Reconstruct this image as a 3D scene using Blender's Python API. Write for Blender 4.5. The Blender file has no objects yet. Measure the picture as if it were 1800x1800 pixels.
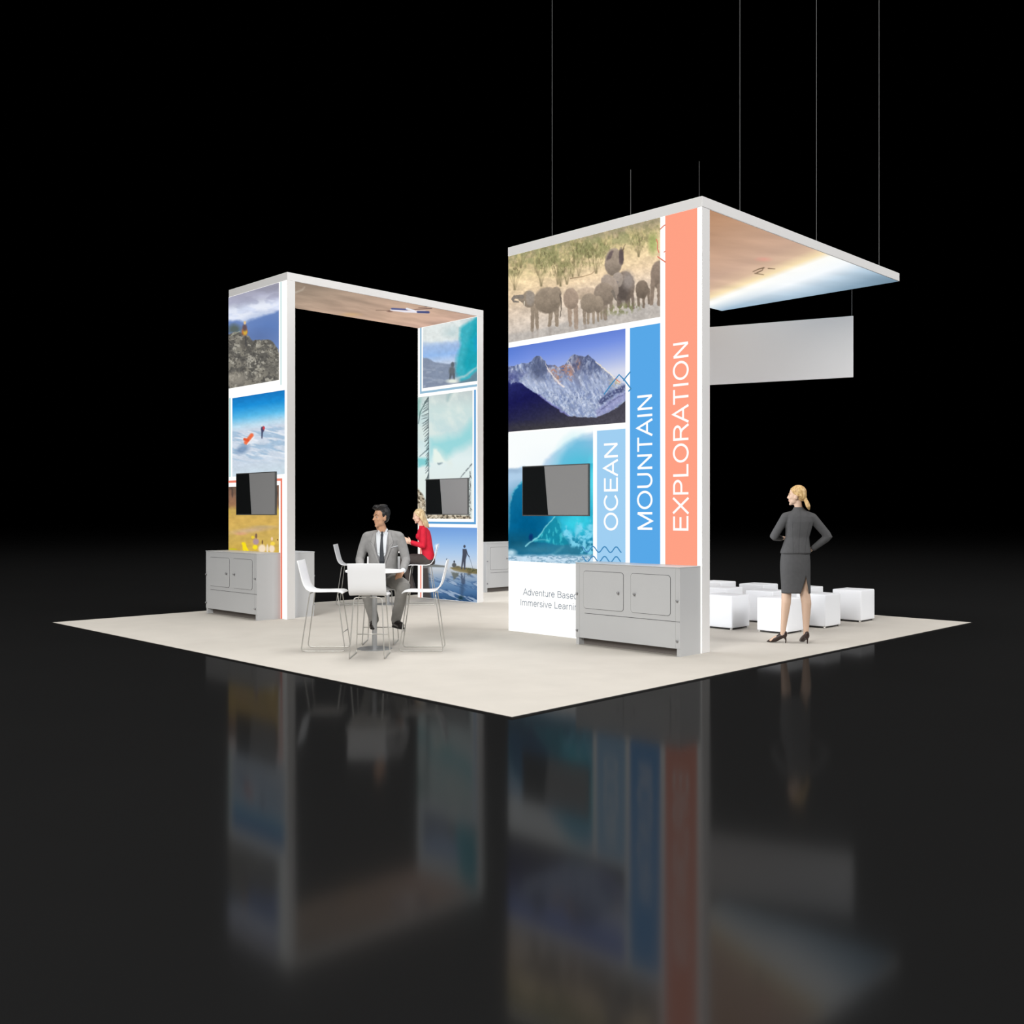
import bpy, bmesh, math, random
import numpy as np
from mathutils import Vector, Matrix
from mathutils.bvhtree import BVHTree

random.seed(4)
SC = bpy.context.scene
COL = SC.collection
PI = math.pi

# ------------------------------------------------------------------ camera, world, lights, exposure
S = math.sqrt(.5)
CX, CH, FOC = -5.338, 1.553, 1750.0          # eye on the carpet's diagonal, eye height, focal length in px of 1800
cam_data = bpy.data.cameras.new('camera')
cam = bpy.data.objects.new('camera', cam_data)
COL.objects.link(cam)
cam.location = (CX, CX, CH)
cam.rotation_euler = (PI/2, 0, -PI/4)
cam_data.sensor_width = 36.0
cam_data.lens = 36.0*FOC/1800.0
cam_data.clip_end = 500
SC.camera = cam

world = bpy.data.worlds.new('dark_hall')
SC.world = world
world.use_nodes = True
world.node_tree.nodes['Background'].inputs[0].default_value = (0, 0, 0, 1)
world.node_tree.nodes['Background'].inputs[1].default_value = 0

def area(name, loc, target, size, power, color=(1, 1, 1)):
    d = bpy.data.lights.new(name, 'AREA')
    d.shape = 'DISK'; d.size = size; d.energy = power; d.color = color
    o = bpy.data.objects.new(name, d); COL.objects.link(o)
    o.location = loc
    o.rotation_euler = (Vector(target)-Vector(loc)).to_track_quat('-Z', 'Y').to_euler()
    return o
area('hall_light_top', (5.5, 7.0, 34.0), (5.5, 7.0, 0), 22.0, 10000, (1, .985, .96))
area('hall_light_front', (-15.5, -4.0, 11.0), (2, 5, 1.5), 9.0, 4150, (1, .99, .97))
area('hall_light_side', (13.0, -17.0, 13.0), (5, 3, 1.5), 14.0, 3900, (1, .99, .98))

SC.view_settings.view_transform = 'Standard'
SC.view_settings.look = 'None'
SC.view_settings.exposure = 0
SC.view_settings.gamma = 1
SC.view_settings.use_curve_mapping = False

# ------------------------------------------------------------------ helpers
def lin(c):
    return tuple(((v/255.0)/12.92 if v/255.0 <= .04045 else ((v/255.0+.055)/1.055)**2.4) for v in c)

def mat(name, rgb, rough=.5, metal=0.0, noise=0.0, nscale=20, bump=0.0, bscale=60, spec=.5, ior=1.45):
    m = bpy.data.materials.new(name); m.use_nodes = True
    nt = m.node_tree; b = nt.nodes['Principled BSDF']
    c = lin(rgb)
    b.inputs['Base Color'].default_value = (*c, 1)
    b.inputs['Roughness'].default_value = rough
    b.inputs['Metallic'].default_value = metal
    b.inputs['Specular IOR Level'].default_value = spec
    b.inputs['IOR'].default_value = ior
    if noise > 0 or bump > 0:
        tc = nt.nodes.new('ShaderNodeTexCoord')
    if noise > 0:
        n = nt.nodes.new('ShaderNodeTexNoise'); n.inputs['Scale'].default_value = nscale; n.inputs['Detail'].default_value = 5
        r = nt.nodes.new('ShaderNodeValToRGB')
        r.color_ramp.elements[0].position = .3; r.color_ramp.elements[1].position = .7
        r.color_ramp.elements[0].color = (*[v*(1-noise) for v in c], 1)
        r.color_ramp.elements[1].color = (*[min(1, v*(1+noise)) for v in c], 1)
        nt.links.new(tc.outputs['Object'], n.inputs['Vector'])
        nt.links.new(n.outputs['Fac'], r.inputs['Fac'])
        nt.links.new(r.outputs['Color'], b.inputs['Base Color'])
    if bump > 0:
        n2 = nt.nodes.new('ShaderNodeTexNoise'); n2.inputs['Scale'].default_value = bscale; n2.inputs['Detail'].default_value = 6
        bp = nt.nodes.new('ShaderNodeBump'); bp.inputs['Strength'].default_value = bump; bp.inputs['Distance'].default_value = .01
        nt.links.new(tc.outputs['Object'], n2.inputs['Vector'])
        nt.links.new(n2.outputs['Fac'], bp.inputs['Height'])
        nt.links.new(bp.outputs['Normal'], b.inputs['Normal'])
    return m

def emat(name, rgb, strength=1.0):
    m = bpy.data.materials.new(name); m.use_nodes = True
    b = m.node_tree.nodes['Principled BSDF']
    b.inputs['Base Color'].default_value = (0, 0, 0, 1)
    b.inputs['Roughness'].default_value = .8
    b.inputs['Specular IOR Level'].default_value = 0
    b.inputs['Emission Color'].default_value = (*lin(rgb), 1)
    b.inputs['Emission Strength'].default_value = strength
    return m

def tag(o, label=None, cat=None, group=None, kind=None):
    if label: o['label'] = label
    if cat: o['category'] = cat
    if group: o['group'] = group
    if kind: o['kind'] = kind
    return o

def empty(name, loc=(0, 0, 0), rz=0):
    o = bpy.data.objects.new(name, None); COL.objects.link(o)
    o.location = loc; o.rotation_euler = (0, 0, rz); o.empty_display_size = .1
    return o

def obj(name, bm, m, parent=None, smooth=False, loc=None, rz=None):
    me = bpy.data.meshes.new(name)
    if isinstance(bm, bmesh.types.BMesh):
        bmesh.ops.recalc_face_normals(bm, faces=bm.faces)
        bm.to_mesh(me); bm.free()
    else:
        me = bm
    ms = m if isinstance(m, (list, tuple)) else [m]
    for x in ms: me.materials.append(x)
    if smooth:
        me.polygons.foreach_set('use_smooth', [True]*len(me.polygons))
    o = bpy.data.objects.new(name, me); COL.objects.link(o)
    if parent: o.parent = parent
    if loc: o.location = loc
    if rz is not None: o.rotation_euler = (0, 0, rz)
    return o

def copy_tree(o, parent=None):
    c = o.copy(); COL.objects.link(c); c.parent = parent
    for ch in [x for x in bpy.data.objects if x.parent == o]:
        copy_tree(ch, c)
    return c

def box(bm, x0, x1, y0, y1, z0, z1, bevel=0.0, seg=2, mi=0):
    r = bmesh.ops.create_cube(bm, size=1)
    vs = r['verts']
    for v in vs:
        v.co = Vector(((x0+x1)/2+v.co.x*(x1-x0), (y0+y1)/2+v.co.y*(y1-y0), (z0+z1)/2+v.co.z*(z1-z0)))
    fs = {f for v in vs for f in v.link_faces}
    for f in fs: f.material_index = mi
    if bevel > 0:
        es = list({e for v in vs for e in v.link_edges})
        bmesh.ops.bevel(bm, geom=es, offset=bevel, segments=seg, affect='EDGES', profile=.5)
    return bm

def mbox(*a, **k):
    return box(bmesh.new(), *a, **k)

def tube(bm, pts, r, seg=8, closed=False, radii=None):
    """round tube through a polyline"""
    P = [Vector(p) for p in pts]; n = len(P)
    rings = []; prev = None
    for i in range(n):
        a = P[i]-P[i-1] if (i > 0 or closed) else P[1]-P[0]
        b = P[(i+1) % n]-P[i] if (i < n-1 or closed) else P[-1]-P[-2]
        t = (a.normalized()+b.normalized()).normalized()
        if prev is None:
            ref = Vector((0, 0, 1)) if abs(t.z) < .9 else Vector((1, 0, 0))
            u = t.cross(ref).normalized()
        else:
            u = (prev-t*prev.dot(t)).normalized()
        prev = u; w = t.cross(u)
        rr = radii[i] if radii else r
        rings.append([bm.verts.new(P[i]+(u*math.cos(2*PI*k/seg)+w*math.sin(2*PI*k/seg))*rr) for k in range(seg)])
    m = n if closed else n-1
    for i in range(m):
        A, B = rings[i], rings[(i+1) % n]
        for k in range(seg):
            bm.faces.new((A[k], A[(k+1) % seg], B[(k+1) % seg], B[k]))
    if not closed:
        bm.faces.new(rings[0]); bm.faces.new(rings[-1])
    return bm

def fillet(pts, r, n=5, closed=False):
    """polyline with its corners rounded"""
    P = [Vector(p) for p in pts]; out = []
    N = len(P)
    for i in range(N):
        if not closed and i in (0, N-1):
            out.append(P[i]); continue
        p, a, b = P[i], P[i-1], P[(i+1) % N]
        ra = min(r, (a-p).length*.48, (b-p).length*.48)
        s = p+(a-p).normalized()*ra; e = p+(b-p).normalized()*ra
        for k in range(n+1):
            t = k/n
            out.append(s*(1-t)**2+p*2*t*(1-t)+e*t*t)
    return out

def lathe(bm, prof, seg=48):
    rings = []
    for r, z in prof:
        if r < 1e-6: rings.append([bm.verts.new((0, 0, z))])
        else: rings.append([bm.verts.new((r*math.cos(2*PI*k/seg), r*math.sin(2*PI*k/seg), z)) for k in range(seg)])
    for A, B in zip(rings, rings[1:]):
        for k in range(seg):
            j = (k+1) % seg
            if len(A) == 1 and len(B) == 1: continue
            if len(A) == 1: bm.faces.new((A[0], B[j], B[k]))
            elif len(B) == 1: bm.faces.new((A[k], A[j], B[0]))
            else: bm.faces.new((A[k], A[j], B[j], B[k]))
    return bm

# ------------------------------------------------------------------ materials
M = {}
M['floor'] = mat('polished_black_floor', (26, 26, 26), rough=.13, spec=.5, ior=1.5, noise=.05, nscale=3)
M['carpet'] = mat('cream_carpet', (190, 185, 177), rough=.95, noise=.035, nscale=2.2, bump=.25, bscale=300, spec=.1)
M['edge'] = mat('dark_edge_trim', (22, 20, 18), rough=.6)
M['frame'] = mat('white_painted_frame', (227, 226, 225), rough=.45, noise=.01, nscale=4)
M['glow'] = emat('backlit_white_fabric', (255, 254, 250), 1.12)
M['cab'] = mat('white_laminate', (190, 191, 192), rough=.42, noise=.012, nscale=3)
M['gap'] = mat('dark_seam', (70, 70, 72), rough=.8)
M['knob'] = mat('grey_metal_knob', (150, 150, 152), rough=.35, metal=.6)
M['chrome'] = mat('brushed_chrome', (190, 188, 182), rough=.32, metal=.55)
M['shell'] = mat('white_moulded_seat', (240, 241, 243), rough=.35)
M['steel'] = mat('satin_steel', (170, 171, 172), rough=.38, metal=.55)
M['top'] = mat('white_table_top', (250, 250, 250), rough=.4)
M['pouf'] = mat('white_leatherette', (247, 249, 253), rough=.45, bump=.04, bscale=60)
M['bezel'] = mat('dark_grey_bezel', (84, 86, 86), rough=.4)
M['screen'] = mat('screen_black', (22, 24, 25), rough=.25)
M['screen_glare'] = mat('screen_glare_grey', (146, 146, 147), rough=.3)  # diagonal glare on the screens, put into the colour
M['sign'] = mat('white_banner_cloth', (207, 207, 208), rough=.8, bump=.1, bscale=3)
M['cable'] = mat('steel_cable', (80, 80, 80), rough=.5)
M['orange'] = emat('backlit_orange', (255, 161, 133))
M['blue'] = emat('backlit_blue', (88, 168, 232))
M['sky'] = emat('backlit_light_blue', (160, 207, 242))
M['glow_back'] = emat('boosted_rear_fill_fabric', (250, 252, 255), 2.6)  # unseen rear fabric, emission raised to brighten the stools and chairs
M['letter'] = emat('backlit_white_lettering', (255, 253, 250), 1.05)
M['letterB'] = emat('grey_blue_lettering', (138, 148, 160))
M['icon'] = emat('backlit_icon_blue', (72, 140, 190))
M['iconO'] = emat('backlit_icon_orange', (224, 128, 108))
M['lineR'] = emat('backlit_line_orange', (238, 130, 108))
M['lineB'] = emat('backlit_line_blue', (92, 158, 212))
M['lineG'] = emat('backlit_line_grey_blue', (150, 188, 212))
M['lineA'] = emat('backlit_line_aqua', (180, 218, 218))

fm = M['floor']; nt = fm.node_tree
for n in list(nt.nodes): nt.nodes.remove(n)
out = nt.nodes.new('ShaderNodeOutputMaterial'); mx = nt.nodes.new('ShaderNodeMixShader')
df = nt.nodes.new('ShaderNodeBsdfDiffuse'); gl = nt.nodes.new('ShaderNodeBsdfGlossy')
nz = nt.nodes.new('ShaderNodeTexNoise'); nz.inputs['Scale'].default_value = .8
cr = nt.nodes.new('ShaderNodeValToRGB')
cr.color_ramp.elements[0].color = (.0084, .0084, .0085, 1); cr.color_ramp.elements[1].color = (.0091, .0091, .0092, 1)
tc = nt.nodes.new('ShaderNodeTexCoord')
nt.links.new(tc.outputs['Object'], nz.inputs['Vector']); nt.links.new(nz.outputs['Fac'], cr.inputs['Fac']); nt.links.new(cr.outputs['Color'], df.inputs['Color'])
gl.inputs['Roughness'].default_value = .092
mx.inputs[0].default_value = .08          # sealed floor: a weak even sheen
nt.links.new(df.outputs[0], mx.inputs[1]); nt.links.new(gl.outputs[0], mx.inputs[2]); nt.links.new(mx.outputs[0], out.inputs['Surface'])

# ------------------------------------------------------------------ setting
fl = obj('floor', mbox(-60, 120, -60, 120, -.1, -.012), M['floor'])
tag(fl, kind='structure')

R0 = 9.144
bm = bmesh.new()
box(bm, 0, R0, 0, R0, -.002, .0)
cp = obj('carpet', bm, M['carpet'])
tag(cp, 'large square of cream carpet laid on the black floor', 'carpet')
bm = bmesh.new()
box(bm, -.012, R0+.012, -.012, R0+.012, -.012, -.002)
obj('edge_trim', bm, M['edge'], cp)

# ------------------------------------------------------------------ printed pictures, painted vertex by vertex
class Noise:
    def __init__(s, seed):
        s.t = np.random.RandomState(seed).rand(256, 256)
    def v(s, x, y):
        xi = np.floor(x).astype(int); yi = np.floor(y).astype(int)
        fx = x-xi; fy = y-yi
        fx = fx*fx*(3-2*fx); fy = fy*fy*(3-2*fy)
        t = s.t
        a = t[xi % 256, yi % 256]; b = t[(xi+1) % 256, yi % 256]
        c = t[xi % 256, (yi+1) % 256]; d = t[(xi+1) % 256, (yi+1) % 256]
        return (a*(1-fx)+b*fx)*(1-fy)+(c*(1-fx)+d*fx)*fy
    def fbm(s, x, y, o=4):
        r = 0; a = .5; tot = 0
        for i in range(o):
            r = r+a*s.v(x*2**i+17.3*i, y*2**i+9.1*i); tot += a; a *= .5
        return r/tot

class Art:
    """a flat print: a fine grid of vertices, each with its ink colour"""
    def __init__(s, axis, c, a0, a1, b0, b1, nx, ny, seed=1):
        # axis 'X': plane X=c, across = Y from a0 (left) to a1, down = Z from b0 to b1;  'Z': plane Z=c, across = X, down = Y
        s.nx, s.ny = nx, ny
        A, B = np.meshgrid(np.linspace(a0, a1, nx), np.linspace(b0, b1, ny))
        if axis == 'X': X, Y, Z = np.full_like(A, c), A, B
        else: X, Y, Z = A, B, np.full_like(A, c)
        s.P = np.stack([X, Y, Z], -1)
        d = S*(X-CX)+S*(Y-CX); l = S*(X-Y)
        s.U = 900+FOC*l/d; s.V = 900-FOC*(Z-CH)/d      # where the reference shows each spot of the print
        s.a, s.b = A, B
        s.n = Noise(seed)
        s.c = np.zeros((ny, nx, 3)); s.ref(0, 0, 1)
    def ref(s, ox, oy, sc):
        s.x = (s.U-ox)*sc; s.y = (s.V-oy)*sc; s.X0, s.Y0 = s.x, s.y
    def warp(s, amp, scale, o=3):
        s.x = s.X0+(s.n.fbm(s.X0/scale, s.Y0/scale, o)-.5)*2*amp
        s.y = s.Y0+(s.n.fbm(s.X0/scale+50, s.Y0/scale+31, o)-.5)*2*amp
    def unwarp(s): s.x, s.y = s.X0, s.Y0
    def fill(s, col): s.c[:] = col
    def put(s, m, col, al=1.0):
        m = np.clip(m*al, 0, 1)[..., None]
        col = np.asarray(col, float)
        s.c = s.c*(1-m)+col*m
    def ramp(s, t, stops):
        ks = [k for k, _ in stops]
        return np.stack([np.interp(t, ks, [c[i] for _, c in stops]) for i in range(3)], -1)
    def ell(s, cx, cy, rx, ry, soft=.15, rot=0):
        dx, dy = s.x-cx, s.y-cy
        if rot:
            c_, s_ = math.cos(rot), math.sin(rot); dx, dy = dx*c_+dy*s_, -dx*s_+dy*c_
        q = np.sqrt((dx/rx)**2+(dy/ry)**2)
        return np.clip((1+soft-q)/(2*soft), 0, 1)
    def segd(s, p, q):
        px, py = p; qx, qy = q
        vx, vy = qx-px, qy-py; L = vx*vx+vy*vy+1e-9
        t = np.clip(((s.x-px)*vx+(s.y-py)*vy)/L, 0, 1)
        return np.hypot(s.x-px-t*vx, s.y-py-t*vy), t
    def line(s, pts, w, w2=None, soft=3):
        m = np.zeros_like(s.x); n = len(pts)-1
        for i in range(n):
            d, t = s.segd(pts[i], pts[i+1])
            ww = w if w2 is None else w+(w2-w)*(i+t)/n
            m = np.maximum(m, np.clip((ww/2+soft-d)/(2*soft), 0, 1))
        return m
    def poly(s, pts, soft=4):
        ins = np.zeros(s.x.shape, bool); dm = np.full(s.x.shape, 1e9)
        n = len(pts)
        for i in range(n):
            (x0, y0), (x1, y1) = pts[i], pts[(i+1) % n]
            if y0 != y1:
                c = ((y0 > s.y) != (y1 > s.y)) & (s.x < (x1-x0)*(s.y-y0)/(y1-y0)+x0)
                ins ^= c
            d, _ = s.segd(pts[i], pts[(i+1) % n]); dm = np.minimum(dm, d)
        sd = np.where(ins, dm, -dm)
        return np.clip(.5+sd/(2*soft), 0, 1)
    def f(s, scale, o=4, sy=None, off=0):
        return s.n.fbm(s.X0/scale+off, s.Y0/(sy or scale)+off*1.7, o)
    def shade(s, amt, scale, sy=None, off=0, m=1.0, o=4):
        k = 1+(s.f(scale, o, sy, off)-.5)*2*amt
        mm = np.clip(np.asarray(m), 0, 1)
        if mm.ndim: mm = mm[..., None]
        s.c = s.c*(1-mm)+s.c*k[..., None]*mm
    def build(s, name, parent, flip=False):
        nx, ny = s.nx, s.ny
        me = bpy.data.meshes.new(name)
        co = s.P.reshape(-1, 3)
        idx = np.arange(nx*ny).reshape(ny, nx)
        q = np.stack([idx[:-1, :-1], idx[1:, :-1], idx[1:, 1:], idx[:-1, 1:]], -1).reshape(-1, 4)
        if flip: q = q[:, ::-1]
        me.vertices.add(len(co)); me.vertices.foreach_set('co', co.ravel())
        me.loops.add(q.size); me.loops.foreach_set('vertex_index', q.ravel())
        me.polygons.add(len(q)); me.polygons.foreach_set('loop_start', np.arange(len(q))*4)
        me.polygons.foreach_set('loop_total', np.full(len(q), 4))
        me.update()
        c = np.clip(s.c/255., 0, 1).reshape(-1, 3)
        c = np.where(c <= .04045, c/12.92, ((c+.055)/1.055)**2.4)
        at = me.color_attributes.new('ink', 'FLOAT_COLOR', 'POINT')
        at.data.foreach_set('color', np.concatenate([c, np.ones((len(c), 1))], 1).astype(np.float32).ravel())
        return obj(name, me, M['print'], parent)

m = bpy.data.materials.new('backlit_print'); m.use_nodes = True
b = m.node_tree.nodes['Principled BSDF']
b.inputs['Base Color'].default_value = (0, 0, 0, 1); b.inputs['Specular IOR Level'].default_value = 0
b.inputs['Roughness'].default_value = .8
an = m.node_tree.nodes.new('ShaderNodeAttribute'); an.attribute_name = 'ink'
m.node_tree.links.new(an.outputs['Color'], b.inputs['Emission Color'])
b.inputs['Emission Strength'].default_value = 1.0
M['print'] = m

def rectX(x, y0, y1, z0, z1, th=.0015):
    return mbox(x-th, x, min(y0, y1), max(y0, y1), min(z0, z1), max(z0, z1))

def arc(cx, cy, rx, ry, a0, a1, n=14):
    return [(cx+rx*math.cos(math.radians(a0+(a1-a0)*k/n)), cy+ry*math.sin(math.radians(a0+(a1-a0)*k/n))) for k in range(n+1)]
H_ = .716; X_ = .519; h = .045
GL = {   # plain sans letters: advance width and strokes, on a 1 em square
    'E': (.667, [[(.60, H_-h), (.12, H_-h), (.12, h), (.62, h)], [(.12, .37), (.57, .37)]]),
    'X': (.667, [[(.04, 0), (.62, H_)], [(.05, H_), (.62, 0)]]),
    'P': (.667, [[(.12, 0), (.12, H_-h), (.38, H_-h)]+arc(.38, .50, .20, .171, 90, -90)+[(.38, .33), (.12, .33)]]),
    'L': (.556, [[(.12, H_), (.12, h), (.53, h)]]),
    'O': (.778, [arc(.389, .358, .31, .325, 0, 360, 36)]),
    'R': (.722, [[(.12, 0), (.12, H_-h), (.40, H_-h)]+arc(.40, .515, .20, .156, 90, -90)+[(.40, .36), (.12, .36)], [(.38, .36), (.48, .29), (.66, 0)]]),
    'A': (.667, [[(.03, 0), (.334, H_-.01), (.64, 0)], [(.14, .25), (.53, .25)]]),
    'T': (.611, [[(.03, H_-h), (.58, H_-h)], [(.305, 0), (.305, H_-h)]]),
    'I': (.278, [[(.139, 0), (.139, H_)]]),
    'N': (.722, [[(.12, 0), (.12, H_-.02)], [(.12, H_-.03), (.60, .03)], [(.60, .02), (.60, H_)]]),
    'M': (.833, [[(.12, 0), (.12, H_-.02)], [(.12, H_-.02), (.416, .03), (.712, H_-.02)], [(.712, H_-.02), (.712, 0)]]),
    'U': (.722, [[(.12, H_)]+arc(.36, .28, .24, .245, 180, 360)+[(.60, H_)]]),
    'C': (.722, [arc(.385, .358, .305, .325, 38, 322, 30)]),
    'B': (.667, [[(.12, h), (.12, H_-h), (.38, H_-h)]+arc(.40, .53, .17, .141, 90, -90)+[(.12, .388)], [(.38, .388)]+arc(.40, .216, .19, .171, 90, -90)+[(.12, h)]]),
    'd': (.556, [arc(.25, .26, .20, .235, 0, 360, 24), [(.46, 0), (.46, H_)]]),
    'v': (.500, [[(.03, X_), (.25, .02), (.47, X_)]]),
    'e': (.556, [[(.09, .27), (.47, .27)]+arc(.28, .26, .20, .235, 5, 325, 26)]),
    'n': (.556, [[(.10, 0), (.10, X_)], [(.10, .30)]+arc(.28, .30, .18, .19, 170, 0)+[(.46, 0)]]),
    't': (.278, [[(.12, .66), (.12, .12)]+arc(.20, .12, .08, .085, 180, 285, 6), [(.02, .485), (.25, .485)]]),
    'u': (.556, [[(.10, X_), (.10, .20)]+arc(.27, .21, .17, .18, 180, 360), [(.45, 0), (.45, X_)]]),
    'r': (.333, [[(.10, 0), (.10, X_)], [(.10, .30)]+arc(.24, .32, .13, .16, 170, 70, 8)]),
    'a': (.556, [arc(.27, .36, .17, .13, 165, 0, 12)+[(.44, .10), (.49, .02)], arc(.24, .15, .16, .13, 60, 330, 16)+[(.44, .20), (.44, .30), (.26, .28)]]),
    's': (.500, [arc(.25, .37, .16, .115, 25, 250, 14)+arc(.25, .145, .18, .115, 75, -160, 14)]),
    'i': (.222, [[(.11, 0), (.11, X_)], [(.11, .63), (.11, .716)]]),
    'm': (.833, [[(.10, 0), (.10, X_)], [(.10, .32)]+arc(.25, .32, .15, .17, 170, 0)+[(.40, 0)], [(.40, .32)]+arc(.56, .32, .16, .17, 170, 0)+[(.72, 0)]]),
    'g': (.556, [arc(.25, .26, .19, .235, 0, 360, 24), [(.45, X_), (.45, .0)]+arc(.26, -.02, .19, .15, 0, -150, 12)]),
    ' ': (.278, []),
}
def text_mesh(txt, x, ya, yb, za, zb, vertical, mname, parent, weight=.09, name='lettering'):
    """letters as flat strokes on the plane X=x; ya = text start side, yb = far side, za..zb = height of a capital (or the run of the text when vertical)"""
    bm = bmesh.new(); pen = 0; polys = []
    for ch in txt:
        adv, st = GL[ch]
        for p in st: polys.append([(pen+q[0], q[1]) for q in p])
        pen += adv
    lo, hi = (.12-weight/2, pen-.12+weight/2)
    def place(u, v):
        f = (u-lo)/(hi-lo); g = v/H_
        if vertical: return (x, yb+(ya-yb)*g, za+(zb-za)*f)
        return (x, ya+(yb-ya)*f, za+(zb-za)*g)
    for p in polys:
        p = [q for i_, q in enumerate(p) if i_ == 0 or math.dist(q, p[i_-1]) > .006]
        closed = math.dist(p[0], p[-1]) < 1e-3
        if closed: p = p[:-1]
        n = len(p); L = []
        for i in range(n):
            a_ = p[i-1] if (i or closed) else None; b_ = p[(i+1) % n] if (i < n-1 or closed) else None
            t0 = Vector((p[i][0]-a_[0], p[i][1]-a_[1])).normalized() if a_ else None
            t1 = Vector((b_[0]-p[i][0], b_[1]-p[i][1])).normalized() if b_ else None
            t0 = t0 or t1; t1 = t1 or t0
            t = (t0+t1).normalized(); nn = Vector((-t.y, t.x)); k = min(2.2, 1/max(.3, t.dot(t1)))
            L.append([(p[i][0]+nn.x*weight/2*k*s_, p[i][1]+nn.y*weight/2*k*s_) for s_ in (1, -1)])
        V_ = [[bm.verts.new(place(*q)) for q in r_] for r_ in L]
        for i in range(n if closed else n-1):
            A_, B_ = V_[i], V_[(i+1) % n]
            bm.faces.new((A_[0], B_[0], B_[1], A_[1]))
    return obj(name, bm, M[mname], parent)

def strip(pts, w, x, mname, name, parent):
    """flat drawn line on the plane X=x through (Y,Z) points"""
    bm = bmesh.new(); prev = None
    for i, p in enumerate(pts):
        a = pts[max(0, i-1)]; b2 = pts[min(len(pts)-1, i+1)]
        t = Vector((b2[0]-a[0], b2[1]-a[1])).normalized(); nrm = Vector((-t.y, t.x))*w/2
        A = bm.verts.new((x, p[0]+nrm.x, p[1]+nrm.y)); B = bm.verts.new((x, p[0]-nrm.x, p[1]-nrm.y))
        if prev: bm.faces.new((prev[0], A, B, prev[1]))
        prev = (A, B)
    return obj(name, bm, M[mname], parent)

# ------------------------------------------------------------------ the tall display wall with its canopy
HT = 5.02; HB = 4.905
def post(x0, x1, y0, y1, z1=HT):
    return mbox(x0, x1, y0, y1, 0.0, z1, bevel=.003)

wall = empty('display_wall', (0, 0, 0))
tag(wall, 'tall glowing display wall with elephant, mountain and wave pictures and a flat canopy', 'display wall')
WX = 3.86; WY0, WY1 = .91, 3.925
bm = bmesh.new()
box(bm, WX, WX+.15, WY0, WY1, 0, HB, bevel=.003)
obj('wall_frame', bm, M['frame'], wall)
obj('lit_or_fill_fabric', rectX(WX-.0005, WY0+.004, WY1-.004, .0, HB, th=.003), M['glow'], wall)
obj('lit_or_fill_fabric', mbox(WX+.15, WX+.153, WY0+.02, WY1-.02, .02, HB-.02), M['glow_back'], wall)  # rear side, out of view, boosted as fill for the cube stools
CXE = 8.865
bm = bmesh.new()
box(bm, WX-.006, CXE, WY0-.004, WY1+.004, HB, HT, bevel=.003)
cano = obj('canopy', bm, M['frame'], wall)

PX = WX-.006
# --- elephants
a = Art('X', PX, 3.921, 1.472, 4.902, 3.771, 400, 230, 3)
a.ref(890, 380, 6.207)
y = a.y-(-.22*(a.x-20))   # distance down, following the picture's own horizon
a.c = a.ramp(y, [(400, (176, 162, 132)), (540, (214, 194, 148)), (680, (238, 214, 168)), (880, (238, 212, 176)), (1050, (230, 210, 188)), (1300, (210, 199, 188))])
a.shade(.12, 120, 60); a.shade(.06, 30, 20, 5)
g = a.f(90, 5, 70, 3)
a.put(np.clip((g-.42)*6, 0, 1)*np.clip((720-y)/160, 0, 1)*np.clip((1500-a.x)/200, .15, 1), (158, 158, 112), .7)
a.put(np.clip((a.f(40, 4, 40, 9)-.5)*6, 0, 1)*np.clip((660-y)/150, 0, 1), (128, 130, 88), .45)
a.put(np.clip((a.f(26, 3, 60, 12)-.56)*7, 0, 1)*np.clip((700-y)/150, 0, 1), (226, 206, 150), .55)
a.put(a.ell(1600, 300, 50, 110, .5), (150, 168, 96), .7)
a.put(a.ell(1150, 130, 420, 60, .8, -.2), (165, 152, 130), .6)
rs = random.Random(5)
for (bx, by, h, n) in [(590, 760, 300, 7), (660, 740, 290, 6), (380, 760, 260, 6), (90, 800, 280, 6), (160, 560, 150, 5), (980, 620, 260, 6), (1440, 440, 230, 7), (790, 650, 170, 4), (720, 660, 200, 4), (560, 740, 280, 5), (1215, 240, 100, 3), (340, 640, 150, 3)]:
    for k in range(n):
        dx = (k/(n-1)-.5)*h*.75+rs.uniform(-15, 15)
        a.put(a.line([(bx+rs.uniform(-8, 8), by), (bx+dx*.45, by-h*.5), (bx+dx, by-h*rs.uniform(.8, 1.05))], 12, 4, soft=7), (118, 108, 80), .34)
for (bx, by, rx, ry) in [(380, 540, 70, 90), (520, 520, 110, 110), (640, 560, 80, 90), (740, 480, 90, 100), (930, 420, 130, 110), (100, 560, 60, 70), (1440, 260, 90, 80), (820, 330, 140, 80), (420, 400, 120, 70), (1050, 330, 90, 80)]:
    a.put(a.ell(bx, by, rx, ry, .7)*np.clip((a.f(34, 5, 44, bx)-.40)*5, 0, 1), (146, 146, 98), .62)
    a.put(a.ell(bx, by+20, rx*.9, ry, .7)*np.clip((a.f(13, 3, 34, bx+3)-.52)*8, 0, 1), (96, 88, 62), .5)
a.put(a.line([(700, 680), (830, 660), (930, 630), (960, 600)], 9, 5, soft=4), (120, 95, 70), .7)
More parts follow.
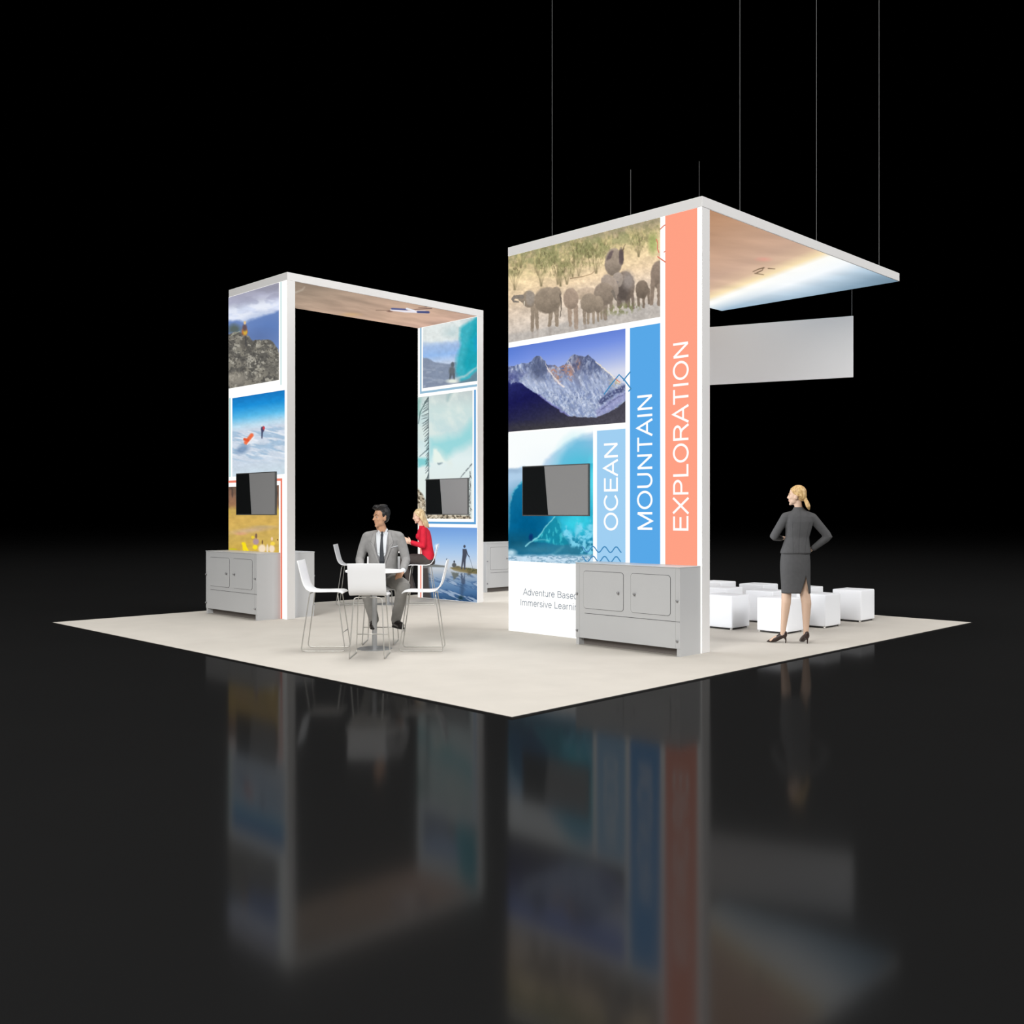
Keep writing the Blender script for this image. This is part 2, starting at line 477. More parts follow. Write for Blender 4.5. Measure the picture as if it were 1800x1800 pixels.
# water line
wat = a.poly([(20, 1290), (300, 1255), (640, 1160), (1100, 1080), (1400, 980), (1700, 930), (1700, 1200), (20, 1400)], 18)
a.put(wat, (188, 182, 176), .8)
a.put(wat*np.clip((a.f(30, 3, 120, 4)-.5)*4, 0, 1), (206, 200, 194), .35)
dk, md, lt, tan = (112, 102, 92), (140, 129, 118), (160, 150, 140), (172, 158, 142)
def ele(parts, col, sh=None):
    col = (col[0]*1.12, col[1]*1.09, col[2]*1.04)
    for p in parts:
        if p[0] == 'e': mm = a.ell(*p[1:5], soft=.07, rot=(p[5] if len(p) > 5 else 0))
        else: mm = a.line(p[1], p[2], p[3], soft=4)
        c_ = col
        a.put(mm, c_)
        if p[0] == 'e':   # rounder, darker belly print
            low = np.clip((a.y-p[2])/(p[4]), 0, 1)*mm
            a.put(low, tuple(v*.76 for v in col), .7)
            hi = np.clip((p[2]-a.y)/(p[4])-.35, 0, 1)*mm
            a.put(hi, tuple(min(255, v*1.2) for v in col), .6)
a.warp(7, 30)
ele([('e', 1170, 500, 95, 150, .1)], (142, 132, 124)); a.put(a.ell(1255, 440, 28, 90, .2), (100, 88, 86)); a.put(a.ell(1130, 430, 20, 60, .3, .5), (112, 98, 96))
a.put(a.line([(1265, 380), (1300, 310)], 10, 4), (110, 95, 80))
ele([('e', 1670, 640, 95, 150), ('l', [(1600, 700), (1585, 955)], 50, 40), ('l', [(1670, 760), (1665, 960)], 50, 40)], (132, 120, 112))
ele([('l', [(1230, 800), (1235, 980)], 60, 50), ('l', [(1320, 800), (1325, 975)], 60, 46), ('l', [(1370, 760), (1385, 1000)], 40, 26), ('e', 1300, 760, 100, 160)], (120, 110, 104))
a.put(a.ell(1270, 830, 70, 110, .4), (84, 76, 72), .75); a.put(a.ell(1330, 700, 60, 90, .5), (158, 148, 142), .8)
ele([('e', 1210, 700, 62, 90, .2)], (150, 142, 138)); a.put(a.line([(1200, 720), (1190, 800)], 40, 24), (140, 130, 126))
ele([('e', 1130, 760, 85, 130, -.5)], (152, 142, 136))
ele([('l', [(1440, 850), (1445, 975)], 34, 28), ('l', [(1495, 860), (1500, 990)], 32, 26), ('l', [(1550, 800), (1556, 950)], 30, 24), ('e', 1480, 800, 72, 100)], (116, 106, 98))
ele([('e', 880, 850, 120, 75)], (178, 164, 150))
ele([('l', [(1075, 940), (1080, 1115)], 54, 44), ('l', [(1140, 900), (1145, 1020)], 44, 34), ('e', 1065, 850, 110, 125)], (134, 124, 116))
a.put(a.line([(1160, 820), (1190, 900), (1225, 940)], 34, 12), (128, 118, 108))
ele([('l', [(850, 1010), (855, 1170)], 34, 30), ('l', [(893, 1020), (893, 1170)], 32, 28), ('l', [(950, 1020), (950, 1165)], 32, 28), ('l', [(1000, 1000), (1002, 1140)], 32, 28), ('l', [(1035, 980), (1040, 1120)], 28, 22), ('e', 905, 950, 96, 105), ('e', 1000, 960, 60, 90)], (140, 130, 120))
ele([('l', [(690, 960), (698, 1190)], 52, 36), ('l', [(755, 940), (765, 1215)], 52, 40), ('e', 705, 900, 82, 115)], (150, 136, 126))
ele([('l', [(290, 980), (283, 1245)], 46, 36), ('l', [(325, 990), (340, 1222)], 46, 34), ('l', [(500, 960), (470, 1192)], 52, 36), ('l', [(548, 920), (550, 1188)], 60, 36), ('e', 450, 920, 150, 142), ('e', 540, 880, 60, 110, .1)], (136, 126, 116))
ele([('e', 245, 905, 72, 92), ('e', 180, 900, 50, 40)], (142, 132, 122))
a.put(a.ell(262, 890, 46, 80, .25), (160, 150, 140), .8)
a.put(a.line([(170, 880), (90, 880), (68, 905), (85, 930), (130, 935)], 44, 16), (138, 128, 118))
a.put(a.line([(200, 930), (200, 985)], 12, 6), (220, 210, 190))
a.put(a.line([(585, 850), (602, 1000), (585, 1115)], 12, 7), (105, 95, 85))
a.put(np.clip((a.f(16, 4, 30, 7)-.45)*6, 0, 1)*a.ell(1270, 1010, 180, 55, .5, -.15), (128, 130, 88), .8)
for xx in (285, 340, 480, 700, 765, 860): a.put(a.line([(xx, 1240-(xx-285)*.1), (xx, 1330-(xx-285)*.1)], 30, 18, soft=12), (160, 150, 142), .5)
a.shade(.09, 22, 22, 8); a.shade(.06, 60, 60, 18)
a.build('elephant_print', wall)
# --- mountain
a = Art('X', PX, 3.921, 1.973, 3.703, 2.602, 340, 240, 7)
a.ref(890, 580, 7.5)
t = a.y+.19*a.x
a.c = a.ramp(t, [(200, (92, 122, 208)), (420, (118, 146, 226)), (620, (160, 178, 232)), (820, (214, 218, 236))])
a.put(np.clip((300-a.x)/500, 0, 1)*np.clip((520-a.y)/200, 0, 1), (78, 122, 214), .6)
sil = [(0, 490), (120, 468), (200, 440), (300, 436), (350, 385), (400, 345), (450, 352), (500, 400), (560, 462), (600, 475), (640, 460), (690, 492), (760, 450), (830, 378), (870, 330), (895, 308), (940, 335), (1000, 345), (1050, 350), (1080, 318), (1130, 370), (1180, 425), (1250, 470), (1300, 510), (1420, 630), (1500, 690), (1600, 720), (1600, 1300), (0, 1400)]
a.warp(16, 45)
mt = a.poly(sil, 5)
a.put(mt, (166, 178, 206))
fc = a.n.fbm((a.x-.5*a.y)/30, (a.y+.5*a.x)/140, 5)
a.put(mt*np.clip((fc-.52)*7, 0, 1), (128, 142, 182), .7)
a.put(mt*np.clip((.40-fc)*8, 0, 1), (206, 214, 234), .8)
top = mt*np.clip((700-a.y)/260, 0, 1)
st_ = a.n.fbm((a.x+.35*a.y)/34, (a.y-.2*a.x)/110, 5)
a.put(top*np.clip((st_-.44)*7, 0, 1), (88, 96, 130), .85)
a.put(top*np.clip((a.f(30, 5, 40, 2)-.48)*6, 0, 1), (74, 84, 122), .6)
a.put(top*np.clip((a.f(26, 4, 60, 6)-.52)*8, 0, 1), (208, 214, 232), .7)
a.put(mt*a.ell(420, 500, 110, 150, .5), (80, 90, 122), .8)
for i in range(70):
    tx, ty = rs.uniform(420, 1250), rs.uniform(830, 960)
    a.put(mt*a.line([(tx, ty), (tx+rs.uniform(-6, 6), ty+rs.uniform(16, 44))], rs.uniform(5, 10), 3, 3), (70, 86, 132), .6)
a.put(mt*a.ell(1130, 470, 80, 100, .5), (86, 98, 136), .6)
a.put(mt*a.ell(930, 440, 70, 120, .5), (98, 96, 120), .6)
for (ex, ey, rx, ry) in [(625, 530, 60, 55), (800, 520, 70, 60), (950, 450, 25, 60), (850, 600, 40, 60), (690, 630, 40, 60), (760, 500, 50, 40)]:
    a.put(mt*a.ell(ex, ey, rx, ry, .6)*np.clip((a.f(22, 3)-.35)*5, 0, 1), (178, 134, 118), .85)
a.put(mt*a.ell(930, 660, 30, 90, .6, -.5), (112, 118, 146), .6)
a.put(a.line([(520, 440), (560, 540), (640, 640), (700, 700), (765, 745)], 10, 26, soft=5), (232, 222, 220), .9)
a.put(a.line([(820, 400), (870, 500), (900, 560)], 8, 8, soft=4), (214, 200, 200), .8)
a.put(a.line([(1180, 425), (1300, 512), (1420, 630), (1500, 700)], 10, 22, soft=5), (246, 236, 220), .9)
a.put(a.ell(1430, 690, 70, 60, .6)*np.clip((a.f(18)-.45)*6, 0, 1), (188, 172, 130), .7)
# snow field texture low down
low = mt*np.clip((a.y-700)/180, 0, 1)
a.put(low*np.clip((a.f(24, 4, 34, 14)-.46)*7, 0, 1), (120, 138, 178), .5)
a.put(low*np.clip((a.f(20, 3, 30, 24)-.56)*8, 0, 1), (214, 224, 242), .5)
a.put(mt*np.clip((a.y-420-.0*a.x)/200, 0, 1)*np.clip((330-a.x)/250, 0, 1)*np.clip((a.f(50)-.35)*4, 0, 1), (66, 72, 130), .75)
a.put(a.poly([(1190, 960), (1270, 880), (1360, 810), (1580, 715), (1580, 790), (1400, 880), (1250, 990)], 14)*np.clip((a.f(16, 3)-.3)*4, .3, 1), (70, 76, 118), .85)
a.put(a.poly([(1180, 1060), (1400, 900), (1580, 790), (1580, 900), (1400, 1060), (1200, 1150)], 14), (150, 152, 198), .7)
a.put(a.line([(1200, 1100), (1400, 930), (1580, 830)], 14, 14, 8)*np.clip((a.f(14)-.3)*4, 0, 1), (92, 96, 140), .8)
fg = a.poly([(0, 640), (60, 720), (130, 690), (200, 700), (300, 780), (420, 850), (520, 930), (620, 990), (740, 1080), (840, 1140), (1000, 1150), (1180, 1155), (1290, 1110), (1400, 1060), (1500, 1000), (1600, 900), (1600, 1400), (0, 1400)], 7)
cc = a.ramp(a.x*.4+(a.y-700)*1.0, [(0, (40, 44, 104)), (300, (26, 26, 80)), (560, (42, 42, 74)), (800, (62, 60, 72)), (1100, (78, 76, 86))])
a.c = a.c*(1-fg[..., None])+cc*fg[..., None]
a.put(a.line([(420, 850), (520, 930), (620, 990), (740, 1080), (830, 1135)], 16, 22, 6), (128, 130, 190), .8)
a.put(a.line([(0, 640), (60, 720), (200, 700)], 30, 8, 14), (70, 76, 140), .5)
a.put(a.ell(300, 1290, 600, 60, .8), (64, 62, 58), .5)
a.shade(.12, 24, 24, 4, m=mt); a.build('mountain_print', wall)
# --- wave
a = Art('X', PX, 3.921, 2.47, 2.585, .915, 260, 250, 11)
a.ref(890, 750, 7.2)
a.fill((250, 254, 254))
a.put(np.clip((a.y-200)/500, 0, 1)*np.clip((a.x-100)/500, 0, 1), (230, 242, 250), .8)
a.warp(12, 70)
a.put(a.poly([(440, 520), (500, 420), (600, 330), (720, 230), (840, 160), (960, 100), (1150, 60), (1150, 700), (420, 700)], 26), (188, 214, 236))
a.put(a.poly([(640, 560), (700, 400), (780, 260), (900, 170), (1150, 150), (1150, 700), (640, 700)], 34), (140, 190, 224))
a.put(a.ell(1040, 460, 280, 120, .8), (110, 184, 214), .65)
a.put(a.poly([(0, 540), (120, 530), (230, 500), (230, 760), (60, 900), (0, 1300)], 16), (176, 206, 232))
a.put(a.ell(90, 555, 110, 30, .7), (150, 178, 205), .7)
a.put(a.poly([(210, 680), (150, 740), (100, 810), (70, 870), (50, 960), (36, 1100), (36, 1250), (20, 1420), (0, 1640), (1150, 1690), (1150, 460), (600, 500), (210, 640)], 10), (22, 122, 166))
a.put(a.line([(215, 685), (100, 800), (66, 880), (44, 1000), (38, 1200), (28, 1350)], 26, 14, 9)*np.clip((a.f(20)-.3)*4, .2, 1), (120, 214, 232), .85)
a.put(a.ell(260, 1250, 330, 340, .8), (0, 92, 138), .95)
a.put(a.ell(140, 1480, 260, 120, .8), (18, 84, 112), .8)
a.put(a.ell(900, 900, 260, 520, .7), (52, 196, 222), .9)
a.put(a.ell(880, 1220, 200, 130, .8), (60, 212, 232), .9)
a.put(a.ell(1090, 700, 60, 260, .6), (90, 222, 240), .8)
a.put(a.ell(880, 1560, 280, 110, .7), (44, 118, 146), .9)
a.put(a.ell(430, 1560, 300, 70, .8), (58, 128, 154), .8)
rid = a.poly([(620, 1140), (500, 1260), (400, 1380), (330, 1450), (560, 1480), (700, 1500), (800, 1490), (700, 1330), (690, 1220)], 14)
a.put(rid, (24, 140, 166), .9)
a.put(rid*np.clip((a.f(30, 4, 60, 3)-.5)*6, 0, 1), (70, 200, 214), .7)
fo = a.poly([(700, 1380), (760, 1260), (850, 1400), (900, 1180), (1010, 1300), (1100, 1120), (1100, 1640), (930, 1600), (900, 1520), (820, 1520), (800, 1440)], 22)
a.put(fo*np.clip((a.f(34, 4)-.3)*4, 0, 1), (132, 216, 242), .9)
a.put(a.line([(240, 1512), (330, 1450), (400, 1400), (480, 1290), (620, 1140)], 16, 10, 6), (150, 226, 236), .85)
a.put(a.line([(340, 1440), (430, 1430), (540, 1440)], 16, 10, 10), (130, 210, 222), .6)
a.put(a.ell(310, 1400, 26, 44, .4), (14, 50, 110), .9)
a.put(a.line([(580, 1640), (720, 1520)], 40, 20, 20), (100, 170, 190), .5)
base = np.clip((a.y-1610)/40, 0, 1)
a.put(base, (196, 222, 240))
a.put(base*np.clip((a.f(40, 4, 14, 5)-.5)*8, 0, 1), (80, 130, 160), .6)
a.put(a.ell(60, 1600, 60, 40, .6), (210, 236, 248), .9)
a.shade(.06, 60, 60, 6, m=np.clip((a.y-700)/200, 0, 1))
a.build('wave_print', wall)
# --- banners and lettering
def banner(mn, ya, yb, z0, z1, txt, ta, tb, tz0, tz1):
    o = obj('colour_banner', rectX(PX+.0005, ya, yb, .95, z1), M[mn], wall)
    o['label'] = {'orange': 'orange banner', 'blue': 'mid blue banner', 'sky': 'light blue banner'}[mn]
    text_mesh(txt, PX-.003, ta, tb, tz0, tz1, True, 'letter', o)
banner('orange', 1.401, .971, .0, 4.902, 'EXPLORATION', 1.291, 1.084, 1.345, 3.446)
banner('blue', 1.906, 1.472, .0, 3.70, 'MOUNTAIN', 1.797, 1.581, 1.348, 2.901)
banner('sky', 2.408, 1.973, .0, 2.53, 'OCEAN', 2.297, 2.085, 1.345, 2.372)
text_mesh('Adventure Based', PX-.002, 3.640, 2.722, .482, .566, False, 'letterB', wall, weight=.085, name='slogan_lettering')
text_mesh('Immersive Learning', PX-.002, 3.695, 2.645, .345, .429, False, 'letterB', wall, weight=.085, name='slogan_lettering')
def px2yz(u, v, X):
    k = (u-900)/FOC
    d = (X-CX)/(S+S*k)
    return (CX+d*(S-S*k), CH-(v-900)/FOC*d)
q8 = lambda x, y: px2yz(890+x/7.2, 750+y/7.2, PX)
for (x0, x1, yy, am) in [(960, 1460, 1552, 36), (965, 1450, 1675, 36)]:
    pts = []
    for k in range(61):
        xx = x0+(x1-x0)*k/60
        pts.append(q8(xx, yy-am*math.cos(2*PI*(xx-1100)/147)+(xx-1100)*.02))
    strip(pts, .016, PX-.004, 'icon', 'wave_icon', wall)
q7 = lambda x, y: px2yz(890+x/7.5, 580+y/7.5, PX)
strip([q7(1290, 850), q7(1400, 700), q7(1490, 590), q7(1560, 660), q7(1650, 780)], .018, PX-.004, 'icon', 'mountain_icon', wall)
strip([q7(1430, 640), q7(1500, 690)], .010, PX-.004, 'iconO', 'mountain_icon', wall)
strip([q7(1545, 670), q7(1590, 610), q7(1640, 550)], .018, PX-.004, 'icon', 'mountain_icon', wall)
strip([q7(1650, 770), q7(1612, 812)], .018, PX-.004, 'icon', 'mountain_icon', wall)
q6 = lambda x, y: px2yz(890+x/6.207, 380+y/6.207, PX)
strip([q6(1680, 145), q6(1700, 125), q6(1725, 102), q6(1742, 95)], .014, PX-.004, 'iconO', 'compass_icon', wall)
strip([q6(1650, 440), q6(1680, 462), q6(1715, 485), q6(1742, 505)], .014, PX-.004, 'iconO', 'compass_icon', wall)
strip([q6(1640, 250), q6(1655, 300), q6(1650, 350), q6(1668, 400)], .012, PX-.004, 'iconO', 'compass_icon', wall)
strip([q6(1720, 395), q6(1742, 380)], .012, PX-.004, 'iconO', 'compass_icon', wall)
# --- canopy sky print (underside)
a = Art('Z', HB-.003, WX+.16, CXE-.01, WY0+.01, WY1-.01, 300, 200, 21)
a.ref(1200, 330, 4.286)
wl = ((a.a-6.68)*2.71-(a.b-.85)*1.29)/3.0      # metres past the bright band of the printed sky
a.c = a.ramp(wl, [(-2.6, (176, 132, 100)), (-1.6, (196, 158, 132)), (-.7, (206, 172, 150)), (-.35, (218, 186, 160)), (-.08, (250, 228, 184)), (.10, (255, 255, 250)), (.55, (248, 252, 255)), (1.0, (188, 208, 224)), (1.5, (138, 164, 184)), (2.2, (104, 132, 150))])
a.put(np.clip((a.b-2.2)/1.5, 0, 1)*np.clip((wl-.2)/.5, 0, 1), (126, 160, 186), .75)
a.put(np.clip((wl+2.2), 0, 1)*np.clip((-.5-wl), 0, 1)*np.clip((a.b-2.3)/1, 0, 1), (202, 170, 166), .5)
k = a.n.fbm(a.a*1.2-a.b*.4, a.b*3.5+a.a*1.2, 5)
a.c = a.c*(1+(k-.5)*.13*np.clip(1-np.clip(1-abs(wl-.35)/.6, 0, 1), 0, 1))[..., None]
a.put(a.ell(610, 540, 48, 14, .7), (236, 156, 142), .5)
pl = (116, 96, 76)
a.put(a.line([(530, 632), (575, 612), (612, 603)], 5, 9, 3), pl); a.put(a.line([(545, 645), (610, 655)], 9, 5, 3), pl, .8)
a.put(a.line([(560, 640), (600, 622), (606, 608)], 8, 5, 3), pl); a.put(a.line([(645, 608), (695, 612)], 8, 4, 3), pl)
cprint = a.build('canopy_print', wall)

# ------------------------------------------------------------------ the arch
arch = empty('display_arch', (0, 0, 0))
tag(arch, 'glowing white arch of two picture pillars joined by a sky printed beam', 'display arch')
AY0, AY1 = 7.12, 8.787
AX0, AX1, AX2, AX3 = 2.53, 2.665, 6.285, 6.425
AY2 = 8.712
bm = bmesh.new(); box(bm, AX0, AX1, AY0, AY1, 0, HB, bevel=.003)
pil = obj('pillar', bm, M['frame'], arch)
bm = bmesh.new(); box(bm, AX2, AX3, AY0, AY2, 0, HB, bevel=.003)
obj('pillar', bm, M['frame'], arch)
bm = bmesh.new(); box(bm, AX0, AX3, AY0, AY1, HB, HT, bevel=.003)
for v in bm.verts:
    if v.co.y > 8: v.co.y -= (AY1-AY2)*(v.co.x-AX0)/(AX3-AX0)
obj('beam', bm, M['frame'], arch)
for (xa, nrm, yf) in [(AX0, -1, AY1), (AX1, 1, AY1), (AX2, -1, AY2), (AX3, 1, AY2)]:
    if nrm < 0: obj('lit_or_fill_fabric', rectX(xa-.0005, AY0+.004, yf-.004, 0, HB, th=.003), M['glow'], arch)
    else: obj('lit_or_fill_fabric', mbox(xa, xa+.003, AY0+.02, yf-.02, .02, HB-.02), M['glow_back'], arch)  # unseen +X sides, boosted as fill for chairs and cabinet
X2 = AX0-.006
# --- hiker on rocks
a = Art('X', X2, AY1-.004, 7.331, 4.90, 3.479, 190, 230, 31)
a.ref(390, 480, 5)
a.c = a.ramp(a.y+.15*a.x, [(150, (158, 156, 172)), (280, (172, 174, 196)), (340, (212, 220, 240)), (430, (214, 222, 242)), (480, (150, 172, 214)), (650, (100, 130, 192)), (900, (92, 120, 180))])
a.shade(.12, 120, 50, 3)
a.put(np.clip((a.f(90, 4, 40, 7)-.45)*5, 0, 1)*a.ell(300, 320, 330, 70, .7, -.25), (236, 240, 250), .9)
a.warp(14, 50)
a.put(a.poly([(40, 420), (130, 410), (220, 430), (330, 380), (430, 350), (530, 320), (530, 760), (40, 760)], 14), (112, 138, 192))
a.put(a.ell(420, 470, 160, 90, .8), (92, 124, 184), .7); a.put(a.ell(330, 560, 120, 60, .8), (90, 112, 160), .6)
a.put(a.ell(110, 490, 60, 40, .5), (92, 104, 102))
rk = a.poly([(40, 540), (70, 545), (110, 520), (150, 520), (235, 545), (270, 600), (330, 585), (430, 590), (480, 650), (530, 720), (530, 1000), (40, 1040)], 7)
a.put(rk, (132, 128, 118))
a.put(rk*np.clip((a.f(46, 5, 40, 4)-.45)*8, 0, 1), (92, 90, 86), .85)
a.put(rk*np.clip((a.f(30, 4, 30, 14)-.55)*9, 0, 1), (176, 172, 160), .85)
a.put(rk*np.clip((a.f(14, 3, 14, 24)-.55)*9, 0, 1), (70, 68, 66), .6)
a.put(a.ell(130, 930, 90, 55, .5), (160, 154, 142), .7); a.put(a.ell(450, 830, 60, 60, .6), (94, 92, 88), .6)
a.unwarp()
a.put(a.line([(200, 560), (195, 640)], 40, 60, 10), (98, 94, 88), .7)
a.put(a.line([(85, 548), (160, 510)], 5, 5, 3), (170, 176, 150))
a.put(a.ell(200, 515, 26, 32, .3), (188, 116, 60)); a.put(a.ell(205, 520, 16, 22, .3), (206, 172, 70)); a.put(a.ell(200, 480, 20, 30, .4), (104, 84, 88)); a.put(a.ell(202, 437, 11, 15, .3), (226, 196, 150))
a.put(a.line([(208, 560), (212, 640)], 10, 14, 5), (70, 70, 72), .8)
a.build('hiker_print', arch)
# --- snowfield with sledge
a = Art('X', X2, 8.668, AY0+.055, 3.32, 2.102, 190, 210, 33)
a.ref(390, 480, 5)
a.c = a.ramp(a.y+.15*a.x, [(1100, (24, 116, 190)), (1200, (30, 142, 214)), (1290, (88, 184, 232)), (1370, (190, 222, 240)), (1420, (208, 218, 232)), (1700, (204, 216, 230)), (1900, (204, 222, 230))])
sn = np.clip((a.y+.1*a.x-1370)/40, 0, 1)*np.clip((1680-a.y)/80, 0, 1)
a.put(sn*np.clip((a.n.fbm((a.x+a.y*1.3)/150, (a.y-a.x*.22)/26, 5)-.48)*7, 0, 1), (150, 182, 210), .7)
a.put(sn*np.clip((a.n.fbm((a.x+a.y*1.3)/130+9, (a.y-a.x*.22)/20, 5)-.56)*7, 0, 1), (236, 240, 246), .7)
a.put(a.ell(180, 1550, 60, 34, .5, -.5), (110, 140, 176), .8)
a.put(a.line([(212, 1490), (262, 1425)], 34, 34, 7), (236, 112, 72)); a.put(a.line([(200, 1462), (226, 1470)], 24, 24, 5), (228, 90, 52)); a.put(a.line([(225, 1505), (282, 1440)], 8, 8, 4), (244, 240, 240))
a.put(a.line([(354, 1395), (352, 1450)], 14, 9, 4), (60, 64, 92)); a.put(a.ell(358, 1372, 15, 26, .3), (70, 70, 100)); a.put(a.ell(368, 1362, 10, 16, .3), (200, 70, 80)); a.put(a.ell(352, 1342, 7, 8, .3), (228, 228, 232))
a.shade(.05, 30, 20, 5)
a.build('snowfield_print', arch)
# --- yellow savanna
a = Art('X', X2, AY1-.004, 7.331, 1.944, .02, 180, 240, 35)
a.ref(390, 820, 6.43)
a.c = a.ramp(a.y, [(220, (104, 84, 72)), (330, (124, 98, 80)), (430, (160, 120, 84)), (490, (200, 168, 92)), (600, (212, 174, 92)), (800, (206, 174, 94)), (1000, (206, 172, 76)), (1700, (190, 156, 70))])
a.put(np.clip((a.f(30, 4, 160, 2)-.45)*6, 0, 1)*np.clip((520-a.y)/100, 0, 1), (158, 112, 90), .4)
a.put(np.clip((a.f(24, 4, 120, 12)-.5)*6, 0, 1)*np.clip((500-a.y)/160, 0, 1), (82, 66, 60), .7)
a.put(np.clip((a.f(24, 3, 60, 22)-.5)*6, 0, 1)*np.clip(1-abs(a.y-510)/50, 0, 1), (206, 186, 66), .6)
a.put(a.ell(330, 720, 200, 26, .7, -.12), (208, 178, 150), .8); a.put(a.ell(460, 680, 120, 14, .7), (190, 170, 130), .6); a.put(a.ell(215, 760, 60, 16, .6), (216, 158, 130), .7)
a.shade(.09, 60, 40, 5)
for (ex, ey, rx, ry, c) in [(255, 910, 22, 52, (250, 224, 30)), (385, 850, 34, 36, (176, 146, 158)), (388, 785, 12, 28, (120, 92, 80)), (375, 912, 27, 26, (250, 228, 40)), (350, 800, 18, 16, (240, 210, 60)), (455, 928, 42, 46, (246, 226, 200)), (458, 855, 8, 24, (110, 80, 60)), (515, 930, 14, 50, (240, 222, 200)), (565, 930, 32, 44, (246, 226, 204)), (575, 872, 26, 22, (248, 216, 80)), (566, 818, 11, 22, (246, 212, 180)), (630, 828, 8, 10, (120, 80, 40)), (120, 935, 50, 10, (200, 190, 40))]:
    a.put(a.ell(ex, ey, rx, ry, .25), c, .95)
a.put(a.line([(238, 870), (290, 950)], 30, 26, 6), (250, 224, 30))
a.build('savanna_print', arch)
def line_part(x, y0, y1, z0, z1, mn): obj('printed_line', rectX(x, y0, y1, z0, z1), M[mn], arch)
line_part(X2, 8.762, 8.716, 2.10, 3.33, 'lineA')
line_part(X2, 7.285, 7.262, 3.40, 4.90, 'lineA')
line_part(X2, AY1-.004, 7.24, 2.007, 2.043, 'lineR'); line_part(X2, 7.283, 7.24, .0, 2.007, 'lineR')
# --- right pillar
X3 = AX2-.006
a = Art('X', X3, 8.562, AY0+.004, 4.895, 3.795, 190, 190, 41)
a.ref(720, 540, 4.5)
a.c = a.ramp(a.y+.1*a.x, [(160, (208, 220, 222)), (260, (226, 234, 234)), (330, (164, 190, 228)), (400, (150, 186, 234)), (470, (200, 214, 236)), (520, (150, 162, 184)), (650, (134, 148, 168))])
a.warp(12, 50)
a.put(a.poly([(80, 100), (420, 60), (400, 250), (330, 275), (240, 272), (180, 280), (90, 265)], 12), (226, 232, 230), .9)
a.put(a.ell(340, 200, 60, 40, .8), (178, 204, 208), .6)
a.put(a.poly([(90, 400), (150, 415), (230, 435), (300, 450), (370, 440), (400, 700), (90, 700)], 6), (134, 146, 168))
a.put(np.clip((a.f(50, 4, 16)-.5)*6, 0, 1)*np.clip((a.y-440)/40, 0, 1), (170, 180, 196), .5)
a.put(a.poly([(400, 160), (470, 110), (560, 60), (560, 600), (400, 600), (360, 520), (375, 400), (400, 300)], 16), (64, 178, 194))
a.put(a.poly([(470, 240), (520, 100), (570, 60), (570, 460), (440, 520), (420, 440)], 20), (24, 160, 178), .8)
a.put(a.ell(540, 290, 30, 60, .6), (30, 160, 205), .7)
a.put(a.line([(370, 570), (430, 550), (500, 500), (560, 440)], 18, 10, 8), (186, 208, 212), .8)
a.put(a.poly([(380, 600), (480, 560), (560, 470), (560, 620), (380, 640)], 10), (112, 130, 146), .85)
a.unwarp()
a.put(a.ell(340, 455, 12, 22, .3), (96, 104, 112)); a.put(a.ell(335, 505, 24, 36, .3), (100, 106, 112)); a.put(a.line([(325, 530), (318, 570)], 16, 12, 4), (92, 100, 108)); a.put(a.line([(350, 530), (352, 570)], 16, 12, 4), (92, 100, 108))
a.put(a.ell(340, 585, 46, 16, .5), (236, 242, 228), .9)
a.shade(.06, 24, 24, 3); a.build('surfer_print', arch)
a = Art('X', X3, AY2-.004, 7.238, 3.643, 1.433, 200, 300, 43)
a.ref(720, 540, 4.5)
a.c = a.ramp(a.y, [(660, (196, 206, 206)), (800, (204, 224, 222)), (1000, (198, 222, 224)), (1200, (226, 240, 240)), (1700, (222, 228, 222))])
a.put(np.clip((a.n.fbm((a.x-a.y*.5)/110, (a.y+a.x*.4)/150, 5)-.46)*5, 0, 1), (226, 236, 230), .7)
a.put(a.line([(320, 670), (300, 740)], 40, 10, 16), (120, 158, 164), .5)
a.warp(14, 60)
a.put(a.poly([(160, 1040), (240, 1050), (300, 1020), (380, 1010), (440, 960), (510, 900), (510, 1060), (430, 1110), (370, 1130), (290, 1190), (240, 1150), (200, 1120), (165, 1200)], 40), (140, 212, 218), .8)
a.put(a.poly([(60, 740), (90, 720), (80, 850), (60, 860)], 14), (140, 190, 180), .8)
a.put(a.poly([(60, 1190), (150, 1200), (150, 1260), (60, 1260)], 14), (110, 200, 205), .8)
a.put(a.poly([(190, 1120), (215, 1125), (285, 1230), (190, 1235)], 8), (232, 244, 236)); a.put(a.ell(240, 1235, 18, 8, .5), (130, 150, 160), .8)
a.unwarp()
for i in range(60):   # dark hanging branches
    yy = 720+i*11; dx = 34*math.exp(-((i-12)/16.)**2)+rs.uniform(6, 26)
    if rs.random() < .8: a.put(a.line([(148, yy), (148-dx, yy+rs.uniform(12, 40))], rs.uniform(3, 8), 2, 2), (60, 70, 76), .8)
a.put(a.line([(146, 715), (84, 830), (70, 920)], 7, 5, 4), (60, 84, 84), .8); a.put(a.line([(150, 710), (152, 1360)], 4, 7, 2), (90, 104, 110), .7)
a.put(a.line([(148, 1120), (80, 1180)], 8, 4, 4), (60, 80, 88), .8)
for i in range(34):
    yy = 1300+i*11
    a.put(a.line([(478, yy), (478+rs.uniform(-26, 18), yy+rs.uniform(6, 30))], rs.uniform(4, 9), 2, 2), (72, 78, 82), .75)
a.put(a.line([(492, 1240), (400, 1350)], 8, 4, 5)*np.clip((a.f(18)-.35)*5, .2, 1), (70, 78, 84), .9)
rb = np.maximum(a.poly([(60, 1430), (100, 1480), (128, 1540), (130, 1700), (60, 1700)], 8), a.poly([(60, 1610), (300, 1640), (470, 1650), (500, 1700), (60, 1700)], 8))
